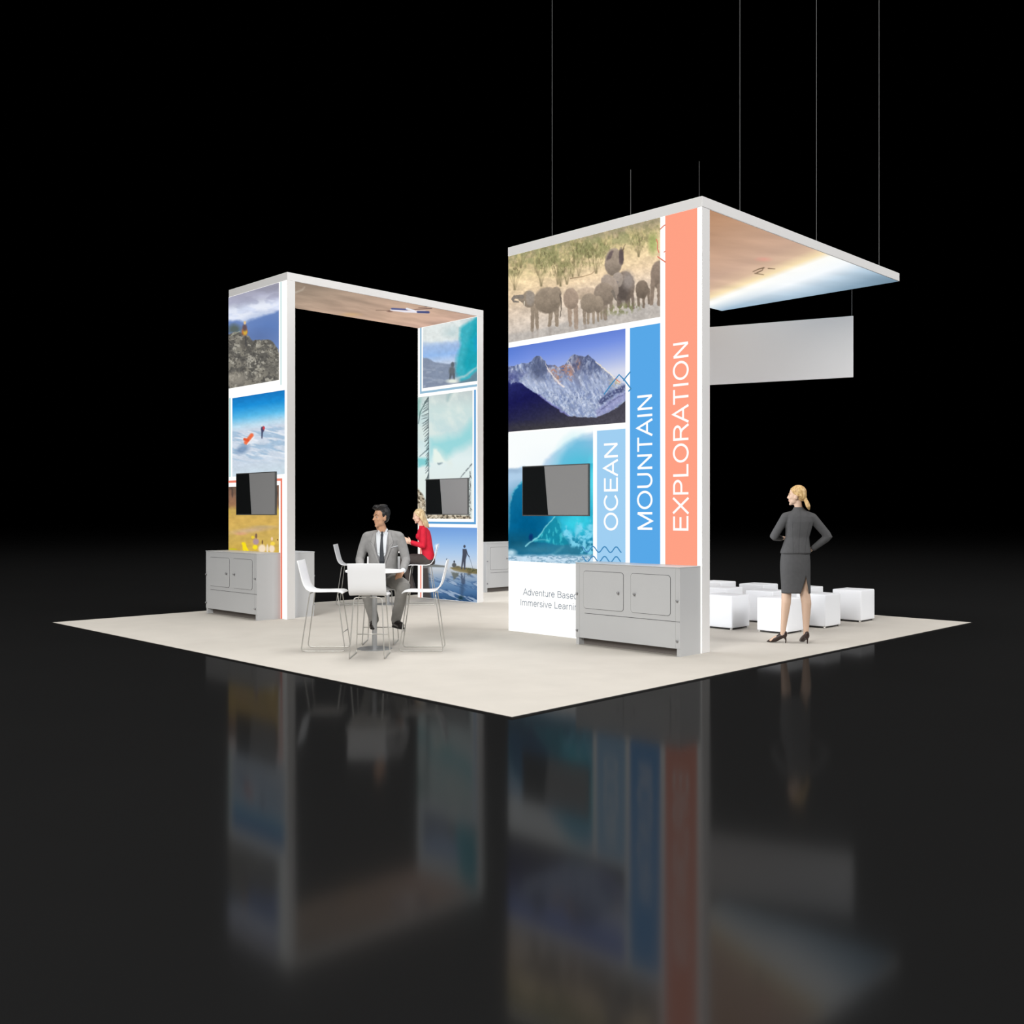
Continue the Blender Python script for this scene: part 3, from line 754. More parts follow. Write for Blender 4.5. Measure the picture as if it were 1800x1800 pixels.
a.put(rb, (178, 164, 142)); a.put(rb*np.clip((a.f(15, 3)-.48)*10, 0, 1), (80, 72, 60), .9); a.put(rb*np.clip((a.f(13, 3, None, 9)-.55)*10, 0, 1), (226, 216, 196), .9)
a.build('snow_forest_print', arch)
a = Art('X', X3, 8.565, AY0+.004, 1.283, .004, 190, 190, 47)
a.ref(720, 930, 9)
a.c = a.ramp(a.y, [(-40, (112, 158, 222)), (200, (144, 184, 232)), (400, (176, 204, 236)), (560, (202, 214, 228)), (640, (196, 202, 208)), (760, (150, 168, 190)), (860, (112, 144, 180)), (1000, (74, 112, 156)), (1150, (46, 76, 110))])
w = np.clip((a.y-620)/80, 0, 1)
rp = a.n.fbm((a.x*.8+a.y*.3)/160, (a.y-a.x*.42)/34, 4)
a.put(w*np.clip((rp-.5)*7, 0, 1), (46, 78, 124), .65); a.put(w*np.clip((rp-.62)*9, 0, 1), (190, 206, 224), .7)
a.put(a.ell(430, 270, 26, 26, .8), (240, 246, 255), .9)
a.put(a.poly([(200, 540), (400, 560), (560, 580), (560, 606), (380, 600), (200, 600)], 9), (110, 112, 108), .9)
a.put(a.poly([(200, 600), (300, 600), (320, 900), (350, 1120), (200, 1120)], 26), (74, 68, 66), .97)
a.put(a.poly([(640, 605), (800, 600), (900, 615), (1100, 640), (1100, 715), (960, 700), (800, 680), (690, 650)], 7), (132, 120, 84))
a.put(a.poly([(860, 610), (1000, 620), (1100, 635), (1100, 700), (960, 690)], 9)*np.clip((a.f(14)-.35)*5, .2, 1), (86, 88, 62), .9)
a.put(a.line([(640, 625), (800, 665), (960, 700), (1090, 716)], 9, 9, 5), (168, 160, 138), .8)
sk = (74, 78, 92)
a.put(a.ell(868, 275, 18, 24, .2), sk); a.put(a.poly([(838, 315), (900, 315), (905, 420), (888, 480), (880, 640), (860, 640), (852, 520), (832, 640), (812, 630), (830, 470), (838, 400)], 5), sk)
a.put(a.line([(895, 330), (915, 400), (945, 440)], 16, 12, 3), sk); a.put(a.line([(930, 420), (965, 500), (1000, 625)], 6, 4, 2), (92, 98, 112))
a.put(a.ell(707, 515, 14, 18, .25), sk); a.put(a.ell(705, 570, 34, 36, .2), (92, 94, 96)); a.put(a.line([(588, 470), (580, 570)], 12, 16, 4), (84, 88, 98))
a.put(a.ell(760, 600, 40, 16, .4), (110, 104, 84))
a.warp(10, 24)
a.put(a.poly([(660, 680), (780, 690), (770, 740), (700, 800), (680, 740)], 12), (96, 100, 92), .8)
a.put(a.poly([(812, 690), (835, 700), (845, 780), (870, 700), (880, 860), (850, 880), (812, 850)], 8), (70, 84, 108), .85)
a.put(a.poly([(800, 880), (860, 860), (870, 960), (830, 1080), (800, 1000)], 20), (60, 84, 116), .7)
a.put(a.ell(810, 1090, 40, 34, .6), (26, 52, 62), .8); a.put(a.ell(940, 700, 30, 30, .6), (90, 84, 66), .7)
a.build('boat_print', arch)
def line3(y0, y1, z0, z1, mn): line_part(X3, y0, y1, z0, z1, mn)
line3(8.645, 8.60, 3.72, HB, 'lineG'); line3(8.645, AY0+.004, 3.70, 3.74, 'lineG')
line3(7.198, 7.152, 1.345, 3.65, 'lineB'); line3(AY2-.004, 7.152, 1.342, 1.382, 'lineB')
line3(8.640, 8.605, .0, 1.27, 'lineR')
# --- beam underside print
a = Art('Z', HB-.003, AX1+.003, AX2-.006, AY0+.012, AY1-.012, 260, 110, 51)
a.P[..., 1] -= (a.b-AY0)/(AY1-AY0)*(AY1-AY2)*(a.a-AX0)/(AX3-AX0)
a.ref(480, 470, 4.737)
a.c = a.ramp(a.a, [(2.6, (150, 134, 118)), (3.6, (170, 148, 130)), (4.6, (192, 164, 144)), (5.4, (206, 174, 152)), (6.2, (204, 170, 152))])
k = a.n.fbm(a.a*1.6+a.b*.6, a.b*4-a.a*.8, 5)
a.c = a.c*(1+(k-.5)*.28)[..., None]
a.put(a.line([(180, 210), (240, 190), (262, 165)], 16, 6, 8), (196, 184, 168), .7)
a.put(a.ell(640, 395, 70, 14, .7), (216, 176, 120), .5)
a.put(a.line([(850, 358), (980, 358)], 3, 3, 2), (110, 90, 80)); a.put(a.ell(965, 368, 24, 7, .4), (130, 100, 90), .9)
a.put(a.line([(975, 356), (1090, 368), (1260, 372)], 10, 22, 4), (236, 234, 244)); a.put(a.line([(985, 346), (1110, 352)], 14, 14, 3), (84, 92, 142))
a.put(a.line([(1200, 372), (1290, 374)], 18, 20, 3), (78, 84, 128)); a.put(a.line([(1140, 352), (1320, 342)], 6, 8, 2), (124, 96, 90)); a.put(a.line([(1110, 345), (1170, 360)], 16, 12, 3), (236, 238, 246)); a.put(a.line([(1210, 336), (1280, 330)], 4, 6, 2), (120, 92, 86))
a.build('beam_print', arch)

# ------------------------------------------------------------------ suspension cables and hanging banner
def cable(x, y, z0, z1, r, label, group=None):
    o = obj('suspension_cable', tube(bmesh.new(), [(x, y, z0), (x, y, z1)], r, 6), M['cable'])
    tag(o, label, 'cable', group)
    return o
cable(3.885, 3.17, HT, 11.5, .0042, 'thin cable rising from the canopy edge above the elephant picture, leftmost', 'long canopy cables')
cable(4.66, .935, HT, 11.5, .0042, 'thin cable on the front canopy edge nearest the orange banner corner', 'long canopy cables')
cable(6.46, .935, HT, 11.5, .0042, 'thin cable at the middle of the front canopy edge', 'long canopy cables')
cable(8.26, .935, HT, 11.5, .0042, 'thin cable near the outer right tip of the canopy', 'long canopy cables')
cable(3.885, 1.92, HT, 5.56, .0034, 'short faint cable stub above the tree side of the elephant picture', 'short canopy cables')
cable(3.885, .965, HT, 5.42, .003, 'short faint cable stub just left of the canopy front corner', 'short canopy cables')

sg = empty('hanging_banner', (8.92, 1.64, 0), math.atan2(.946, -.326)+.02)
tag(sg, 'plain white rectangular banner hanging under the canopy above the cube stools', 'banner')
bm = bmesh.new(); box(bm, 0, 2.75, -.012, .012, 3.585, 4.51, bevel=.004)
obj('banner_panel', bm, M['sign'], sg)
for xx in (.02, 2.7):
    obj('hanging_wire', tube(bmesh.new(), [(xx, 0, 4.50), (xx, 0, HB)], .0045, 6), M['cable'], sg)

# ------------------------------------------------------------------ cabinets
def rrect(y0, y1, z0, z1, r, x0, x1, n=5):
    bm = bmesh.new(); pts = []
    for (cy, cz, a0) in [(y1-r, z1-r, 0), (y0+r, z1-r, PI/2), (y0+r, z0+r, PI), (y1-r, z0+r, 1.5*PI)]:
        for k in range(n+1):
            t = a0+k/n*PI/2; pts.append((cy+r*math.cos(t), cz+r*math.sin(t)))
    A = [bm.verts.new((x0, p, q)) for p, q in pts]; B = [bm.verts.new((x1, p, q)) for p, q in pts]
    bm.faces.new(A); bm.faces.new(B)
    for i in range(len(A)):
        j = (i+1) % len(A); bm.faces.new((A[i], A[j], B[j], B[i]))
    return bm

CW, CD, CZ = 1.48, .39, .962
M['plinth'] = mat('grey_plinth_board', (110, 104, 100), rough=.7)
def make_cabinet():
    """front faces -x; spans y 0..CW, x 0..CD"""
    r = empty('storage_cabinet')
    bm = bmesh.new()
    box(bm, .012, CD, 0, .045, 0, CZ-.012); box(bm, .012, CD, CW-.045, CW, 0, CZ-.012)
    box(bm, .012, CD, .045, CW-.045, .085, CZ-.012)
    bmesh.ops.remove_doubles(bm, verts=bm.verts, dist=1e-5)
    obj('carcass', bm, M['cab'], r)
    obj('plinth', mbox(.10, .12, .045, CW-.045, 0, .085), M['plinth'], r)
    obj('cabinet_top', mbox(-.004, CD, -.002, CW+.002, CZ-.012, CZ, bevel=.004), M['cab'], r)
    obj('front_panel', mbox(.004, .012, .0, CW, .085, CZ-.012), M['cab'], r)
    for (y0, y1, ky) in [(.12, .665, .60), (.765, 1.36, .83)]:
        d = obj('door', rrect(y0+.004, y1-.004, .434, .866, .035, -.001, .0035), M['cab'], r)
        obj('door_gap', rrect(y0, y1, .43, .87, .038, .002, .0045), M['gap'], d)
        kb = bmesh.new(); lathe(kb, [(0, 0), (.006, 0), (.006, .012), (.014, .016), (.016, .024), (.010, .031), (0, .032)], 16)
        bmesh.ops.rotate(kb, cent=(0, 0, 0), matrix=Matrix.Rotation(-PI/2, 3, 'Y'), verts=kb.verts)
        bmesh.ops.translate(kb, vec=(-.001, ky, .64), verts=kb.verts)
        obj('knob', kb, M['knob'], d, smooth=True)
    obj('seam', mbox(.0025, .005, .0, CW-.14, .372, .377), M['gap'], r)
    for yy in (.028, CW-.028):
        obj('seam', mbox(.0025, .005, yy+.028 if yy < 1 else yy-.030, yy+.030 if yy < 1 else yy-.028, .09, CZ-.02), M['seamlight'], r)
        for zz in (.17, .60):
            kb = bmesh.new(); lathe(kb, [(0, 0), (.006, 0), (.006, .010), (.013, .013), (.014, .020), (.009, .026), (0, .027)], 14)
            bmesh.ops.rotate(kb, cent=(0, 0, 0), matrix=Matrix.Rotation(-PI/2, 3, 'Y'), verts=kb.verts)
            bmesh.ops.translate(kb, vec=(.004, yy, zz), verts=kb.verts)
            obj('lock_knob', kb, M['knob'], r, smooth=True)
    return r
M['seamlight'] = mat('light_seam', (170, 170, 170), rough=.6)
cab = make_cabinet()
cab.location = (3.462, .925, 0)
tag(cab, 'white two door storage cabinet standing in front of the orange and blue banners', 'cabinet', 'white storage cabinets')
c2 = copy_tree(cab); c2.location = (2.13, 7.285, 0)
tag(c2, 'white storage cabinet before the left arch pillar, under its screen', 'cabinet', 'white storage cabinets')
c3 = copy_tree(cab); c3.location = (3.09, 8.74, 0); c3.rotation_euler = (0, 0, PI)
tag(c3, 'white cabinet behind the left arch pillar, showing only its bright end', 'cabinet', 'white storage cabinets')
c4 = copy_tree(cab); c4.rotation_euler = (0, 0, PI/2); c4.location = (7.88+1.25, 8.58, 0)
c4.scale = (1, 1.25/CW, 1)
tag(c4, 'white storage cabinet seen in the gap between the arch and the elephant wall', 'cabinet', 'white storage cabinets')

# ------------------------------------------------------------------ screens
def make_tv():
    """front faces -x, spans y -.5625..+.5625, centre z 0"""
    r = empty('wall_screen')
    W2, H2 = .5625, .319
    bm = bmesh.new()
    box(bm, 0, .028, -W2, W2, -H2, H2, bevel=.003)
    obj('casing', bm, M['bezel'], r)
    obj('mount', mbox(.028, .034, -.2, .2, -.12, .12), M['bezel'], r)
    b_ = .013
    bm = bmesh.new()
    def Q(pts, mi):
        f = bm.faces.new([bm.verts.new((-.0012, y, z)) for y, z in pts]); f.material_index = mi
    # left of the viewer is +y
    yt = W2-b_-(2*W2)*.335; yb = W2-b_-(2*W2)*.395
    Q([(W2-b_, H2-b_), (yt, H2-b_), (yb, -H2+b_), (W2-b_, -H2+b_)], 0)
    Q([(yt, H2-b_), (-W2+b_, H2-b_), (-W2+b_, -H2+b_), (yb, -H2+b_)], 1)  # painted glare: lighter grey right of the slanted edge
    obj('screen', bm, [M['screen'], M['screen_glare']], r)
    return r
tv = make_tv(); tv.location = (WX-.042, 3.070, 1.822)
tag(tv, 'flat screen mounted on the large wave picture', 'screen', 'wall screens')
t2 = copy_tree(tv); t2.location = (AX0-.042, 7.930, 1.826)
tag(t2, 'flat screen on the left arch pillar between the snow and yellow pictures', 'screen', 'wall screens')
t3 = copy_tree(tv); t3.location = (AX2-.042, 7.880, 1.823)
tag(t3, 'flat screen on the right arch pillar over the snowy forest picture', 'screen', 'wall screens')

# ------------------------------------------------------------------ cube stools
def make_pouf():
    r = empty('cube_stool')
    bm = bmesh.new(); s_ = .43
    box(bm, -s_/2, s_/2, -s_/2, s_/2, .022, .448)
    bmesh.ops.subdivide_edges(bm, edges=bm.edges, cuts=7, use_grid_fill=True)
    for v in bm.verts:
        x, y_, z = v.co.x/(s_/2), v.co.y/(s_/2), (v.co.z-.235)/.213
        if z > .99: v.co.z += .010*(1-x*x)*(1-y_*y_)
        if abs(x) > .99: v.co.x += math.copysign(.006, x)*(1-y_*y_)*(1-z*z)
        if abs(y_) > .99: v.co.y += math.copysign(.006, y_)*(1-x*x)*(1-z*z)
    es = [e for e in bm.edges if len(e.link_faces) == 2 and e.link_faces[0].normal.dot(e.link_faces[1].normal) < .5]
    bmesh.ops.bevel(bm, geom=es, offset=.014, segments=3, affect='EDGES', profile=.5)
    obj('cushion', bm, M['pouf'], r, smooth=True)
    obj('base_plate', mbox(-.195, .195, -.195, .195, .012, .03), M['gap'], r)
    for sx in (-1, 1):
        for sy in (-1, 1):
            b_ = bmesh.new(); lathe(b_, [(0, 0), (.018, 0), (.02, .004), (.016, .022), (0, .022)], 12)
            bmesh.ops.translate(b_, vec=(sx*.19, sy*.19, 0), verts=b_.verts)
            obj('foot', b_, M['chrome'], r)
    return r
POUFS = [
    (5.955, 1.867, 'white cube stool partly hidden by the tall display wall edge, nearest to it in front'),
    (6.04, 1.118, 'white cube stool directly behind the legs of the standing woman'),
    (6.99, 1.086, 'white cube stool just right of the standing woman, touching her outline'),
    (8.03, 1.09, 'white cube stool at the far right end, alone against the black hall'),
    (6.98, 1.87, 'white cube stool in the middle of the second row, left of the standing woman'),
    (8.00, 1.87, 'white cube stool whose top edge shows right of the standing woman skirt'),
    (7.00, 2.62, 'white cube stool in the third row beside the display wall edge'),
    (8.00, 2.62, 'white cube stool in the back, its top just left of the standing woman'),
    (8.00, 3.37, 'rearmost white cube stool, only its top seen beside the display wall edge'),
]
pf = make_pouf()
for i, (x, y_, lb) in enumerate(POUFS):
    o = pf if i == 0 else copy_tree(pf)
    o.location = (x+.215, y_+.215, 0)
    tag(o, lb, 'stool', 'white cube stools')

# ------------------------------------------------------------------ bar tables and bar chairs
def LD(l, d):   # sideways / depth from the eye -> place on the carpet
    return (CX+S*(d+l), CX+S*(d-l))
def make_table():
    r = empty('bar_table')
    obj('table_top', lathe(bmesh.new(), [(0, .872), (.322, .872), (.33, .876), (.33, .890), (.327, .893), (0, .893)], 64), M['top'], r)
    obj('pole', lathe(bmesh.new(), [(0, .02), (.028, .02), (.028, .86), (.06, .866), (.06, .872), (0, .872)], 24), M['steel'], r, smooth=False)
    obj('base', lathe(bmesh.new(), [(0, 0), (.195, 0), (.195, .006), (.17, .013), (.05, .026), (.03, .034), (0, .034)], 48), M['steel'], r)
    return r
tb = make_table(); x, y_ = LD(-1.56, 11.3); tb.location = (x, y_, 0)
tag(tb, 'round white bar table on a steel pole before the man in grey suit', 'table', 'round bar tables')
tb2 = copy_tree(tb); x, y_ = LD(-2.09, 16.75); tb2.location = (x, y_, 0)
tag(tb2, 'round bar table under the arch, mostly hidden behind the man in the grey suit', 'table', 'round bar tables')

def make_chair():
    """faces +y"""
    r = empty('bar_chair')
    prof = [(-.290, 1.010), (-.272, .93), (-.252, .85), (-.236, .785), (-.218, .735), (-.190, .693), (-.150, .668), (-.100, .660), (0, .660), (.10, .662), (.165, .662), (.195, .655), (.212, .640)]
    th = .011; bm = bmesh.new(); rows = []
    W = .20; nx = 8
    for i, (py, pz) in enumerate(prof):
        a_ = prof[max(0, i-1)]; b_ = prof[min(len(prof)-1, i+1)]
        t = Vector((b_[0]-a_[0], b_[1]-a_[1])).normalized(); n_ = Vector((-t.y, t.x))*-1
        top_, bot_ = [], []
        for k in range(nx+1):
            u = -1+2*k/nx
            w = W*(1-.03*(1 if i == len(prof)-1 else 0))
            dish = .006*(1-u*u)
            yy, zz = py+n_.x*(-dish), pz+n_.y*(-dish)
            top_.append(bm.verts.new((u*w, yy, zz))); bot_.append(bm.verts.new((u*w, yy+n_.x*-th, zz+n_.y*-th)))
        rows.append((top_, bot_))
    for (A, B), (C_, D) in zip(rows, rows[1:]):
        for k in range(nx):
            bm.faces.new((A[k], A[k+1], C_[k+1], C_[k])); bm.faces.new((B[k+1], B[k], D[k], D[k+1]))
        bm.faces.new((A[0], C_[0], D[0], B[0])); bm.faces.new((A[nx], B[nx], D[nx], C_[nx]))
    for A, B in (rows[0], rows[-1]):
        for k in range(nx): bm.faces.new((A[k], B[k], B[k+1], A[k+1]))
    sh = obj('seat_shell', bm, M['shell'], r, smooth=True)
    md_ = sh.modifiers.new('bevel', 'BEVEL'); md_.width = .003; md_.segments = 2; md_.limit_method = 'ANGLE'
    rr = .0062
    for sx in (-1, 1):
        x = .185*sx; xt = .15*sx
        pts = [(xt, -.165, .642), (x, -.245, rr), (x, .245, rr), (xt, .165, .642)]
        pts = fillet([(0.02*sx, -.15, .644), (xt, -.155, .644), (x, -.245, rr), (x, .245, rr), (xt, .155, .644), (0.02*sx, .15, .644)], .04, 5)
        obj('sled_frame', tube(bmesh.new(), pts, rr, 8), M['chrome'], r, smooth=True)
    f_ = (.644-.21)/(.644-rr); xf = .15+(.185-.15)*f_; yf = .155+.09*f_
    obj('footrest', tube(bmesh.new(), [(-xf, yf, .21), (xf, yf, .21)], .0055, 8), M['chrome'], r, smooth=True)
    return r
ch0 = make_chair()
CH = [(-1.53, 10.73, 0, 'white bar chair seen from behind, nearest, in front of the round table'),
      (-2.10, 11.25, -90, 'white bar chair left of the front round table, facing right'),
      (-1.01, 11.25, 90, 'white bar chair right of the front round table, facing left'),
      (-1.56, 11.82, 180, 'white bar chair the man in the grey suit sits on'),
      (-2.69, 16.78, -90, 'empty white bar chair under the arch, left of the seated man'),
      (-1.53, 16.80, 90, 'white bar chair the woman in the red top sits on')]
for i, (l, d, rot, lb) in enumerate(CH):
    o = ch0 if i == 0 else copy_tree(ch0)
    x, y_ = LD(l, d); o.location = (x, y_, 0); o.rotation_euler = (0, 0, -PI/4+math.radians(rot))
    tag(o, lb, 'bar chair', 'white sled base bar chairs')
#PEOPLE
# ------------------------------------------------------------------ people: overlapping volumes fused into one continuous skin, clothes over it
class Body:
    def __init__(s): s.bm = bmesh.new()
    def ell(s, c, r, rot=None, seg=20):
        res = bmesh.ops.create_uvsphere(s.bm, u_segments=seg, v_segments=seg//2+2, radius=1)
        m_ = Matrix.Translation(Vector(c))
        if rot is not None: m_ = m_ @ rot.to_4x4()
        m_ = m_ @ Matrix.Diagonal((r[0], r[1], r[2], 1))
        bmesh.ops.transform(s.bm, matrix=m_, verts=res['verts'])
        return s
    def limb(s, pts, radii, seg=16, flat=1.0, fdir=None):
        """closed tapering limb through points, round ended"""
        P = []; R_ = []
        pts = [Vector(p) for p in pts]
        for i in range(len(pts)-1):
            L = (pts[i+1]-pts[i]).length; n = max(2, int(L/.03))
            for k in range(n):
                t = k/n; P.append(pts[i].lerp(pts[i+1], t)); R_.append(radii[i]*(1-t)+radii[i+1]*t)
        P.append(pts[-1]); R_.append(radii[-1])
        # round caps
        d0 = (P[0]-P[1]).normalized(); d1 = (P[-1]-P[-2]).normalized()
        a0, b0 = [], []
        for k in (3, 2, 1):
            t = k/3.2*PI/2
            a0.append((P[0]+d0*R_[0]*math.sin(t), R_[0]*math.cos(t)))
        for k in (1, 2, 3):
            t = k/3.2*PI/2
            b0.append((P[-1]+d1*R_[-1]*math.sin(t), R_[-1]*math.cos(t)))
        P2 = [p for p, _ in a0]+P+[p for p, _ in b0]; R2 = [r for _, r in a0]+R_+[r for _, r in b0]
        tube(s.bm, P2, 0, seg, radii=R2)
        return s
    def loft(s, rings, seg=28, p=2.3):
        """rings: (centre, half width x, half depth y) stacked in z, superellipse outline, closed"""
        prev = None; first = None
        for c, rx, ry in rings:
            cur = []
            for k in range(seg):
                t = 2*PI*k/seg; ct, st = math.cos(t), math.sin(t)
                cur.append(s.bm.verts.new((c[0]+rx*math.copysign(abs(ct)**(2/p), ct), c[1]+ry*math.copysign(abs(st)**(2/p), st), c[2])))
            if prev:
                for k in range(seg):
                    s.bm.faces.new((prev[k], prev[(k+1) % seg], cur[(k+1) % seg], cur[k]))
            else: first = cur
            prev = cur
        s.bm.faces.new(first[::-1]); s.bm.faces.new(prev)
        return s
    def fuse(s, name, m_, parent, voxel=.008, smooth=6, factor=.5):
        bmesh.ops.recalc_face_normals(s.bm, faces=s.bm.faces)
        me = bpy.data.meshes.new(name); s.bm.to_mesh(me); s.bm.free()
        t = bpy.data.objects.new('fuse', me); COL.objects.link(t)
        a = t.modifiers.new('r', 'REMESH'); a.mode = 'VOXEL'; a.voxel_size = voxel; a.use_smooth_shade = True
        if smooth:
            b_ = t.modifiers.new('s', 'SMOOTH'); b_.iterations = smooth; b_.factor = factor
        bpy.context.view_layer.update()
        out_ = bpy.data.meshes.new_from_object(t.evaluated_get(bpy.context.evaluated_depsgraph_get()))
        bpy.data.objects.remove(t); bpy.data.meshes.remove(me)
        out_.name = name; out_.materials.clear()
        o = obj(name, out_, m_, parent, smooth=True)
        return o

def V3(*a): return Vector(a)
def hand(B, wrist, fwd, palm, side, k=1.0, curl=.5):
    """palm and five fingers from the wrist; fwd = towards the fingertips, palm = the way the palm faces, side = thumb side"""
    f = Vector(fwd).normalized(); n = Vector(palm); n = (n-f*n.dot(f)).normalized(); s_ = f.cross(n)
    if s_.dot(Vector(side)) < 0: s_ = -s_
    w = Vector(wrist)
    B.limb([w, w+f*.03*k], [.024*k, .026*k])
    rot = Matrix((s_, f, n)).transposed()
    B.ell(w+f*.062*k, (.040*k, .046*k, .016*k), rot)
    for i, (off, ln) in enumerate([(.028, .072), (.010, .080), (-.009, .075), (-.027, .058)]):
        p0 = w+f*.085*k+s_*off*k; dirv = f; pts = [p0-f*.02*k]
        for j in range(3):
            ang = curl*(.35+.45*j)
            dv = (f*math.cos(ang)+n*math.sin(ang))+s_*(off*2.2)
            pts.append(pts[-1]+dv.normalized()*(ln*k*(.40, .33, .27)[j]+(.02*k if j == 0 else 0)))
        B.limb(pts, [.0095*k, .009*k, .0082*k, .007*k], seg=10)
    t0 = w+f*.025*k+s_*.026*k
    B.limb([t0, t0+(f*.6+s_*.7+n*.25).normalized()*.038*k, t0+(f*.6+s_*.7+n*.25).normalized()*.038*k+(f*.9+s_*.25+n*.3).normalized()*.036*k], [.014*k, .0105*k, .008*k], seg=10)

class Head:
    """axes: f face direction, s to the head's left, u up"""
    def __init__(h, c, yaw, pitch=0, k=1.0):
        h.c = Vector(c); h.k = k
        h.f = Vector((math.cos(yaw)*math.cos(pitch), math.sin(yaw)*math.cos(pitch), math.sin(pitch)))
        h.s = Vector((-math.sin(yaw), math.cos(yaw), 0)); h.u = h.f.cross(h.s)
        h.R = Matrix((h.f, h.s, h.u)).transposed()
    def p(h, f, s, u): return h.c+(h.f*f+h.s*s+h.u*u)*h.k
    def e(h, B, c, r): B.ell(h.p(*c), [v*h.k for v in r], h.R, 24)
    def build(h, B, male=False):
        h.e(B, (-.010, 0, .035), (.093, .074, .088)); h.e(B, (.026, 0, -.018), (.066, .060, .085))
        h.e(B, (.040, 0, -.075), (.040, .045 if male else .040, .032))
        h.e(B, (.068, 0, -.098), (.018, .022 if male else .017, .016))
        h.e(B, (.078, 0, .026), (.016, .050, .011 if male else .008))
        for sg_ in (-1, 1):
            h.e(B, (-.002, .073*sg_, -.012), (.020, .010, .032)); h.e(B, (.062, .034*sg_, -.022), (.024, .022, .020))
            h.e(B, (.030, .044*sg_, -.065), (.034, .014, .026))
            h.e(B, (.100, .010*sg_, -.026), (.009, .007, .007))
        nz_ = 0 if male else .007; B.limb([h.p(.082, 0, .014), h.p(.099-nz_*.5, 0, -.006), h.p(.110-nz_, 0, -.023)], [.008*h.k, .009*h.k, (.011 if male else .0095)*h.k], seg=10)
        h.e(B, (.080, 0, -.051), (.012, .022, .006)); h.e(B, (.078, 0, -.064), (.013, .019, .007))
    def extras(h, parent, male=False, brow=(70, 50, 40)):
        for sg_ in (-1, 1):
            b_ = bmesh.new(); bmesh.ops.create_uvsphere(b_, u_segments=16, v_segments=10, radius=.0090*h.k)
            bmesh.ops.translate(b_, vec=h.p(.0748, .030*sg_, .003), verts=b_.verts)
            ey = obj('eye', b_, M['eye'], parent, smooth=True)
            b_ = bmesh.new(); bmesh.ops.create_uvsphere(b_, u_segments=12, v_segments=8, radius=.0058*h.k)
            bmesh.ops.translate(b_, vec=h.p(.0800, .0298*sg_, .003), verts=b_.verts)
            obj('iris', b_, M['iris'], ey, smooth=True)
            B = Body(); B.limb([h.p(.090, .013*sg_, .024), h.p(.087, .032*sg_, .031), h.p(.072, .048*sg_, .024)], [.0040, .0042, .002] if male else [.002, .0025, .0015], seg=8)
            obj('eyebrow', B.bm, M['brow_m'] if male else M['brow_f'], parent, smooth=True)
        B = Body(); B.limb([h.p(.078, -.024, -.054+.002*(not male)), h.p(.0895, 0, -.0575), h.p(.078, .024, -.054+.002*(not male))], [.0025, .0040, .0025], seg=8)
        obj('lips', B.bm, M['lip_m'] if male else M['lip_f'], parent, smooth=True)

def drape(name, bvh, quads, dirv, off, m_, parent, n=10, m2=12, th=.0015):
    """cloth pieces laid on a body: each quad (four (x,z) corners) is cast along dirv on to the surface"""
    bm = bmesh.new(); d = Vector(dirv).normalized()
    for q in quads:
        g = []
        for i in range(m2+1):
            row = []
            for j in range(n+1):
                v = i/m2; u = j/n
                pt = (Vector(q[0])*(1-u)+Vector(q[1])*u)*(1-v)+(Vector(q[3])*(1-u)+Vector(q[2])*u)*v
                o_ = pt-d*1.0
                hit = bvh.ray_cast(o_, d)
                row.append(bm.verts.new(hit[0]-d*off) if hit[0] else None)
            g.append(row)
        for i in range(m2):
            for j in range(n):
                c = (g[i][j], g[i][j+1], g[i+1][j+1], g[i+1][j])
                if all(c): bm.faces.new(c)
    for v in [v for v in bm.verts if not v.link_faces]: bm.verts.remove(v)
    o = obj(name, bm, m_, parent, smooth=True)
    sd = o.modifiers.new('thickness', 'SOLIDIFY'); sd.thickness = th; sd.offset = 0
    return o
def bvh_of(*objs):
    vs, fs = [], []
    for o in objs:
        k = len(vs)
        vs += [v.co.copy() for v in o.data.vertices]; fs += [[i+k for i in p.vertices] for p in o.data.polygons]
    return BVHTree.FromPolygons(vs, fs)

M['skin_m'] = mat('tan_skin', (196, 150, 118), rough=.5, noise=.05, nscale=30)
M['skin_f'] = mat('fair_skin', (226, 188, 164), rough=.5, noise=.04, nscale=30)
M['leg_f'] = mat('fair_stockinged_skin', (196, 166, 144), rough=.45)
M['eye'] = mat('eye_white', (176, 168, 160), rough=.2); M['iris'] = mat('dark_iris', (60, 44, 34), rough=.15)
M['brow_m'] = mat('black_brow', (32, 26, 24), rough=.8); M['brow_f'] = mat('light_brow', (150, 116, 82), rough=.8)
M['lip_m'] = mat('tan_lips', (168, 108, 94), rough=.45); M['lip_f'] = mat('pink_lips', (196, 110, 104), rough=.4)
def hairmat(name, c1, c2, sx=90):
    m_ = mat(name, c1, rough=.45); nt = m_.node_tree
    tc = nt.nodes.new('ShaderNodeTexCoord'); mp = nt.nodes.new('ShaderNodeMapping'); mp.inputs['Scale'].default_value = (sx, sx, 9)
    n_ = nt.nodes.new('ShaderNodeTexNoise'); n_.inputs['Scale'].default_value = 1.0; n_.inputs['Detail'].default_value = 4
    r = nt.nodes.new('ShaderNodeValToRGB'); r.color_ramp.elements[0].position = .35; r.color_ramp.elements[1].position = .65
    r.color_ramp.elements[0].color = (*lin(c1), 1); r.color_ramp.elements[1].color = (*lin(c2), 1)
    bp = nt.nodes.new('ShaderNodeBump'); bp.inputs['Strength'].default_value = .4; bp.inputs['Distance'].default_value = .006
    nt.links.new(tc.outputs['Object'], mp.inputs['Vector']); nt.links.new(mp.outputs[0], n_.inputs['Vector']); nt.links.new(n_.outputs['Fac'], r.inputs['Fac'])
    nt.links.new(r.outputs['Color'], nt.nodes['Principled BSDF'].inputs['Base Color'])
    nt.links.new(n_.outputs['Fac'], bp.inputs['Height']); nt.links.new(bp.outputs['Normal'], nt.nodes['Principled BSDF'].inputs['Normal'])
    return m_
